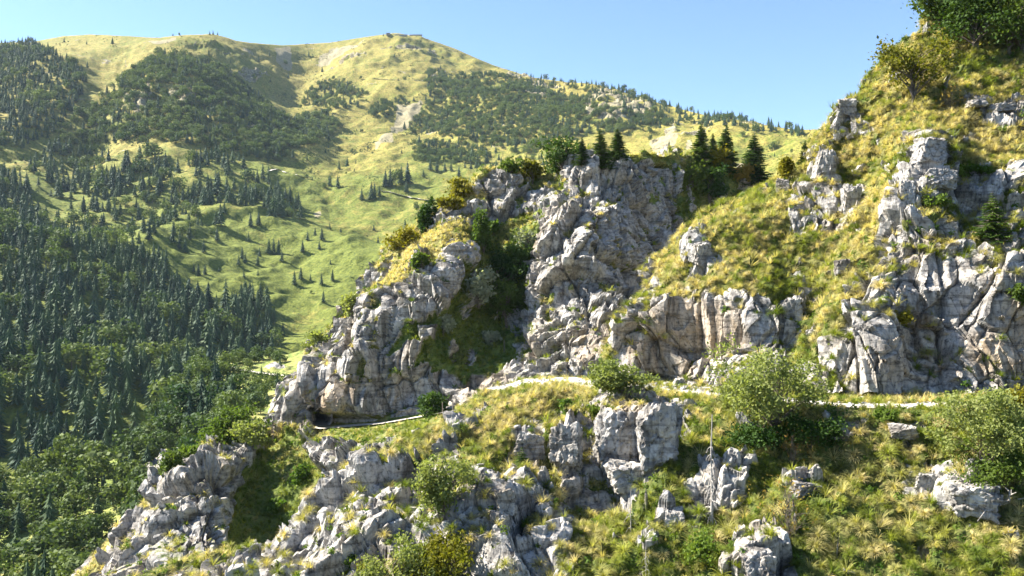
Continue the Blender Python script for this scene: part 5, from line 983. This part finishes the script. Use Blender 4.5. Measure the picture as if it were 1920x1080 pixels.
# single trees on the meadows: foot (u, v), height in pixels, spruce?, label
SINGLE = [(119, 80, 11, 1, 'small dark spruce alone near the left skyline'), (163, 83, 8, 1, 'tiny spruce right of the first one near the left skyline'), (210, 81, 15, 1, 'broad low spruce casting a shadow below the left summit'), (163, 126, 15, 1, 'spruce alone beside the upper left wood edge'),
    (392, 66, 9, 1, 'left spruce of the little clump on the left summit skyline'), (398, 66, 10, 1, 'middle spruce of the little clump on the left summit skyline'), (407, 67, 8, 1, 'right spruce of the little clump on the left summit skyline'), (336, 66, 7, 0, 'small round tree on the skyline left of the spruce clump'), (325, 66, 5, 0, 'tiny bush on the skyline left of the round tree'),
    (486, 116, 13, 1, 'spruce at the left end of the pale scree'), (506, 106, 11, 1, 'spruce between the scree streaks'), (579, 108, 13, 1, 'dark spruce beside the whitest scree'), (605, 136, 13, 1, 'spruce alone below the whitest scree'), (541, 146, 11, 1, 'spruce in the upper bowl left of the right summit'), (537, 121, 12, 0, 'dark bush inside the scree streak'), (455, 128, 6, 1, 'small spruce on the golden slope of the upper bowl'),
    (391, 104, 14, 1, 'pointed spruce at the top of the knoll wood'), (738, 107, 9, 1, 'dark tree above the cliff band under the right summit'), (789, 80, 7, 0, 'tiny bush right of the summit wall'), (811, 87, 6, 0, 'tiny bush farther right of the summit wall'), (830, 112, 9, 0, 'bush at the right end of the cliff band'), (825, 128, 10, 1, 'spruce just above the top of the right wood'), (720, 68, 6, 1, 'tiny spruce left of the summit hut'),
    (635, 168, 24, 1, 'left spruce of the dark group under the scree slope'), (622, 180, 22, 1, 'lower left spruce of the dark group under the scree slope'), (648, 176, 20, 1, 'right spruce of the dark group under the scree slope'),
    (550, 298, 20, 1, 'spruce at the edge of the central wood'), (578, 301, 10, 1, 'small spruce right of the central wood edge'), (636, 316, 20, 1, 'left spruce of a pair in the rough meadow'), (652, 316, 24, 1, 'right spruce of a pair in the rough meadow'), (618, 348, 24, 1, 'left spruce of three by the upper meadow path'), (634, 352, 27, 1, 'right spruce of three by the upper meadow path'), (610, 352, 16, 0, 'round bush beside the three spruces'),
    (678, 374, 25, 1, 'spruce left of the tight clump at the path bend'), (695, 376, 38, 1, 'tallest spruce of the tight clump at the path bend'), (703, 374, 34, 1, 'right spruce of the tight clump at the path bend'), (710, 370, 24, 1, 'short spruce on the right of the clump at the path bend'), (722, 352, 36, 1, 'left spruce of the row above the path bend'), (731, 350, 40, 1, 'second spruce of the row above the path bend'), (741, 348, 34, 0, 'round tree inside the row above the path bend'), (752, 346, 40, 1, 'tall spruce at the right of the row above the path bend'), (763, 345, 46, 1, 'tallest spruce right of the row above the path bend'), (762, 360, 26, 1, 'spruce in front of the tallest one in the row'),
    (781, 394, 20, 0, 'round tree alone below the meadow path'), (760, 431, 22, 1, 'pale spruce close to the dry ridge slope'), (703, 432, 14, 1, 'spruce alone in the middle of the meadow'), (709, 459, 19, 1, 'dark broad spruce in the middle of the meadow'), (639, 436, 12, 1, 'thin spruce near the top of the green meadow'), (619, 430, 15, 1, 'pale spruce above the green meadow'),
    (794, 331, 16, 1, 'small spruce below the round wood'), (808, 318, 26, 1, 'left spruce of the row under the round wood'), (819, 320, 24, 1, 'second spruce of the row under the round wood'), (833, 322, 22, 1, 'third spruce of the row under the round wood'), (847, 320, 22, 1, 'fourth spruce of the row under the round wood'), (861, 331, 22, 1, 'spruce below the right end of the row'), (886, 304, 38, 1, 'tall dark spruce right of the round wood'), (912, 306, 28, 1, 'spruce standing right of the tall dark one'), (884, 322, 22, 1, 'spruce below the tall dark one'), (897, 320, 20, 1, 'small spruce at the foot of the tall dark one'), (787, 270, 22, 1, 'spruce at the upper left of the round wood'), (803, 278, 22, 1, 'spruce at the top edge of the round wood'),
    (752, 286, 9, 1, 'tiny spruce in the rough meadow above the row'), (690, 279, 9, 1, 'tiny spruce right of the pale scree track'), (660, 282, 8, 0, 'tiny bush in the rough meadow'),
    (604, 450, 26, 1, 'spruce on the edge of the bright green meadow'), (578, 450, 20, 1, 'short spruce left of the one on the meadow edge'), (590, 442, 18, 1, 'small spruce behind the meadow edge'), (566, 474, 24, 1, 'spruce alone with a long shadow on the green meadow'), (598, 468, 19, 1, 'spruce with a shadow right of the meadow edge'), (618, 494, 11, 1, 'tiny spruce in the open green meadow'),
    (447, 496, 23, 1, 'front left spruce of the left meadow group'), (453, 484, 26, 1, 'back spruce of the left meadow group'), (459, 494, 22, 1, 'right spruce of the left meadow group'), (466, 452, 22, 1, 'spruce above the left meadow group'), (484, 499, 23, 1, 'spruce between the two meadow groups'), (484, 516, 14, 1, 'little spruce below the one between the groups'), (487, 480, 20, 1, 'spruce at the left of the dense meadow group'), (505, 474, 32, 1, 'tall spruce in the dense meadow group'), (514, 478, 34, 1, 'tallest spruce in the dense meadow group'), (523, 476, 32, 1, 'right spruce in the dense meadow group'), (528, 492, 25, 1, 'spruce just below the dense meadow group'), (457, 522, 14, 1, 'short round-topped spruce on the lower meadow'), (492, 546, 24, 0, 'grey-green round tree on the lower meadow'),
    (551, 533, 30, 1, 'tall left spruce of the pair on the green meadow'), (563, 522, 26, 1, 'right spruce of the pair on the green meadow'), (583, 527, 15, 1, 'small spruce right of the meadow pair'), (603, 534, 23, 1, 'spruce in the right part of the green meadow'), (624, 528, 23, 1, 'rightmost spruce on the green meadow'), (606, 566, 25, 1, 'spruce nearest to the ridge on the green meadow'), (583, 552, 8, 0, 'tiny bush on the green meadow'), (412, 508, 12, 1, 'small spruce at the top of the lower forest edge'), (363, 508, 18, 1, 'short spruce at the lower forest edge'), (372, 517, 27, 1, 'spruce at the lower forest edge'), (385, 516, 24, 1, 'right spruce at the lower forest edge'),
    (413, 420, 46, 1, 'large broad spruce with a wide shadow on the sunlit knoll'), (366, 408, 30, 0, 'round tree beside the sunlit knoll'), (470, 424, 30, 1, 'spruce at the tip of the belt above the knoll'), (486, 424, 30, 1, 'second spruce at the tip of the belt above the knoll'), (326, 455, 34, 1, 'tall spruce in the hollow below the sunlit knoll'), (277, 450, 42, 1, 'tall spruce in front of the small clearing'), (260, 456, 28, 1, 'spruce left of the tall one by the small clearing'), (110, 425, 36, 1, 'tall spruce left of the small clearing'), (87, 420, 40, 1, 'tall spruce at the lower left forest edge'),
    (1219, 250, 18, 0, 'grey-green tree left of the crest on the pale right meadow'), (1220, 266, 15, 0, 'second grey-green tree below it on the pale right meadow'), (1256, 278, 17, 1, 'dark spruce in front of the pale scree patch'), (1392, 258, 17, 0, 'round tree high on the pale right meadow'), (1449, 283, 25, 0, 'large round tree on the pale right meadow'), (1453, 298, 14, 1, 'small spruce below the large round tree'), (1484, 288, 10, 0, 'small round bush right of the large round tree')]
for k, (u, v, hp, sp, lb) in enumerate(SINGLE):
    p = ground(MT, u, v); h = hp * p[1] / F; sp_ = (SPM if sp else BRM)[k % 5]
    o = obj('spruce_tree' if sp else 'broadleaf_tree', sp_, loc=p - np.array([0, 0, 0.04 * h])); ww = 1.25 if sp else 1.0; o.scale = (h * ww, h * ww, h); o.rotation_euler = (0, 0, k * 2.4); tag(o, lb, 'spruce' if sp else 'tree')
n_sp = 300 - sum(1 for s in SINGLE if s[3]) - 12; n_br = 300 - sum(1 for s in SINGLE if not s[3]) - 16
def score(t):
    p, h, spr, fi, dn = t; u = 960 + F * p[0] / p[1]; v = 540 - F * p[2] / p[1]
    if u < -10 or u > 1930 or v > 1120 or hidden(u, v - F * h * 0.5 / p[1]): return 0
    return (h / p[1]) ** 2 / (0.6 + dn)
sc_ = np.array([score(t) for t in TREES]); order = np.argsort(-sc_); left = {True: n_sp, False: n_br}; rest = {True: [], False: []}
for k in order:
    p, h, spr, fi, dn = TREES[k]; spr = bool(spr)
    if left[spr] > 0 and sc_[k] > 0:
        left[spr] -= 1; o = obj('spruce_tree' if spr else 'broadleaf_tree', (SPM if spr else BRM)[k % 5], loc=p - np.array([0, 0, 0.03 * h])); ww = rf.uniform(1.05, 1.7) if spr else rf.uniform(0.95, 1.3); o.scale = (h * ww, h * ww, h); o.rotation_euler = (0, 0, rf.uniform(0, 6.28))
        wh = FOREST[fi][5]; u_ = 960 + F * p[0] / p[1]; v_ = 540 - F * p[2] / p[1]; pxs = [a for a, c in FOREST[fi][1]]; pys = [c for a, c in FOREST[fi][1]]; x0_, x1_, y0_, y1_ = max(min(pxs), 0), min(max(pxs), 1920), max(min(pys), 0), min(max(pys), 1080)
        qa = ('far left', 'left', 'middle', 'right', 'far right')[int(np.clip((u_ - x0_) / (x1_ - x0_) * 5, 0, 4))]; qb = ('top', 'upper', 'lower', 'bottom')[int(np.clip((v_ - y0_) / (y1_ - y0_) * 4, 0, 3))]
        tl = 'tall' if h > sum(FOREST[fi][4]) / 2 + 1.5 else ('short' if h < sum(FOREST[fi][4]) / 2 - 1.5 else 'medium'); tag(o, tl + (' pointed spruce ' if spr else ' round broadleaf ') + wh + ', ' + qb + ' ' + qa, 'spruce' if spr else 'tree', ('spruces ' if spr else 'broadleaf trees ') + wh)
    else: rest[spr].append((p, h))
for spr in (True, False):
    T = rest[spr]; n_ = len(T); P = np.array([t[0] - np.array([0, 0, 0.03 * t[1]]) for t in T]); H = np.array([t[1] for t in T]); ww = rf.uniform(1.05, 1.6, n_) if spr else rf.uniform(1.0, 1.35, n_)
    gn_scatter('distant_forest', SPR if spr else BRD, P, np.stack([np.zeros(n_), np.zeros(n_), rf.uniform(0, 6.28, n_)], -1), np.stack([H * ww, H * ww, H], -1), rf.randint(0, 5, n_), np.zeros(n_), [M['needle_far'] if spr else M['leaf_far'], M['bark']])
print('TREES', len(TREES), {k: len(v) for k, v in rest.items()})
# low scrub and juniper dots on the mountain's meadows
g = (1 - np.clip(MT.A['rock'], 0, 1)) * sstep(fbm(MT.P.reshape(-1, 3) / 50, 3, 19).reshape(MT.U.shape), 0.05, 0.4) * (MT.V > 60) * (0.25 + region(MT.U, MT.V, [[(540, 290), (760, 200), (800, 300), (620, 360)], [(0, 260), (260, 260), (250, 300), (60, 340)], [(1380, 250), (1560, 250), (1560, 300), (1380, 300)]], 10) * 2)
g = g * (1 - region(MT.U, MT.V, [f[1] for f in FOREST if f[2] > 0.9], 4) * 0.8)
P, n, i, j = scatter_points(MT, 4500, g, 700, 0)
gn_scatter('scrub', [leafclump(70 + s, 40, 0.5) for s in range(3)], P, np.zeros((4500, 3)), rs.uniform(0.5, 1.9, 4500) * (P[:, 1] / 1400), rs.randint(0, 3, 4500), np.zeros(4500), [M['leaf_far']])

# ------------------------------------------------------------------ haze
def haze():
    x0, x1, y0, y1, z0, z1 = -2600, 2600, -60, 3400, -640, 640
    V = [(x, y, z) for z in (z0, z1) for x, y in ((x0, y0), (x1, y0), (x1, y1), (x0, y1))]
    me = mesh_np('haze', np.array(V), [(3, 2, 1, 0), (4, 5, 6, 7), (0, 1, 5, 4), (1, 2, 6, 5), (2, 3, 7, 6), (3, 0, 4, 7)], [])
    m, n, out = newmat('haze'); pv = n.nodes.new('ShaderNodeVolumePrincipled'); pv.inputs['Color'].default_value = (0.66, 0.82, 1.0, 1); pv.inputs['Density'].default_value = 0.00003; pv.inputs['Anisotropy'].default_value = 0.0
    n.links.new(pv.outputs[0], out.inputs['Volume']); me.materials.append(m); o = obj('haze', me); o['kind'] = 'stuff'
HAZE = True
if HAZE: haze()
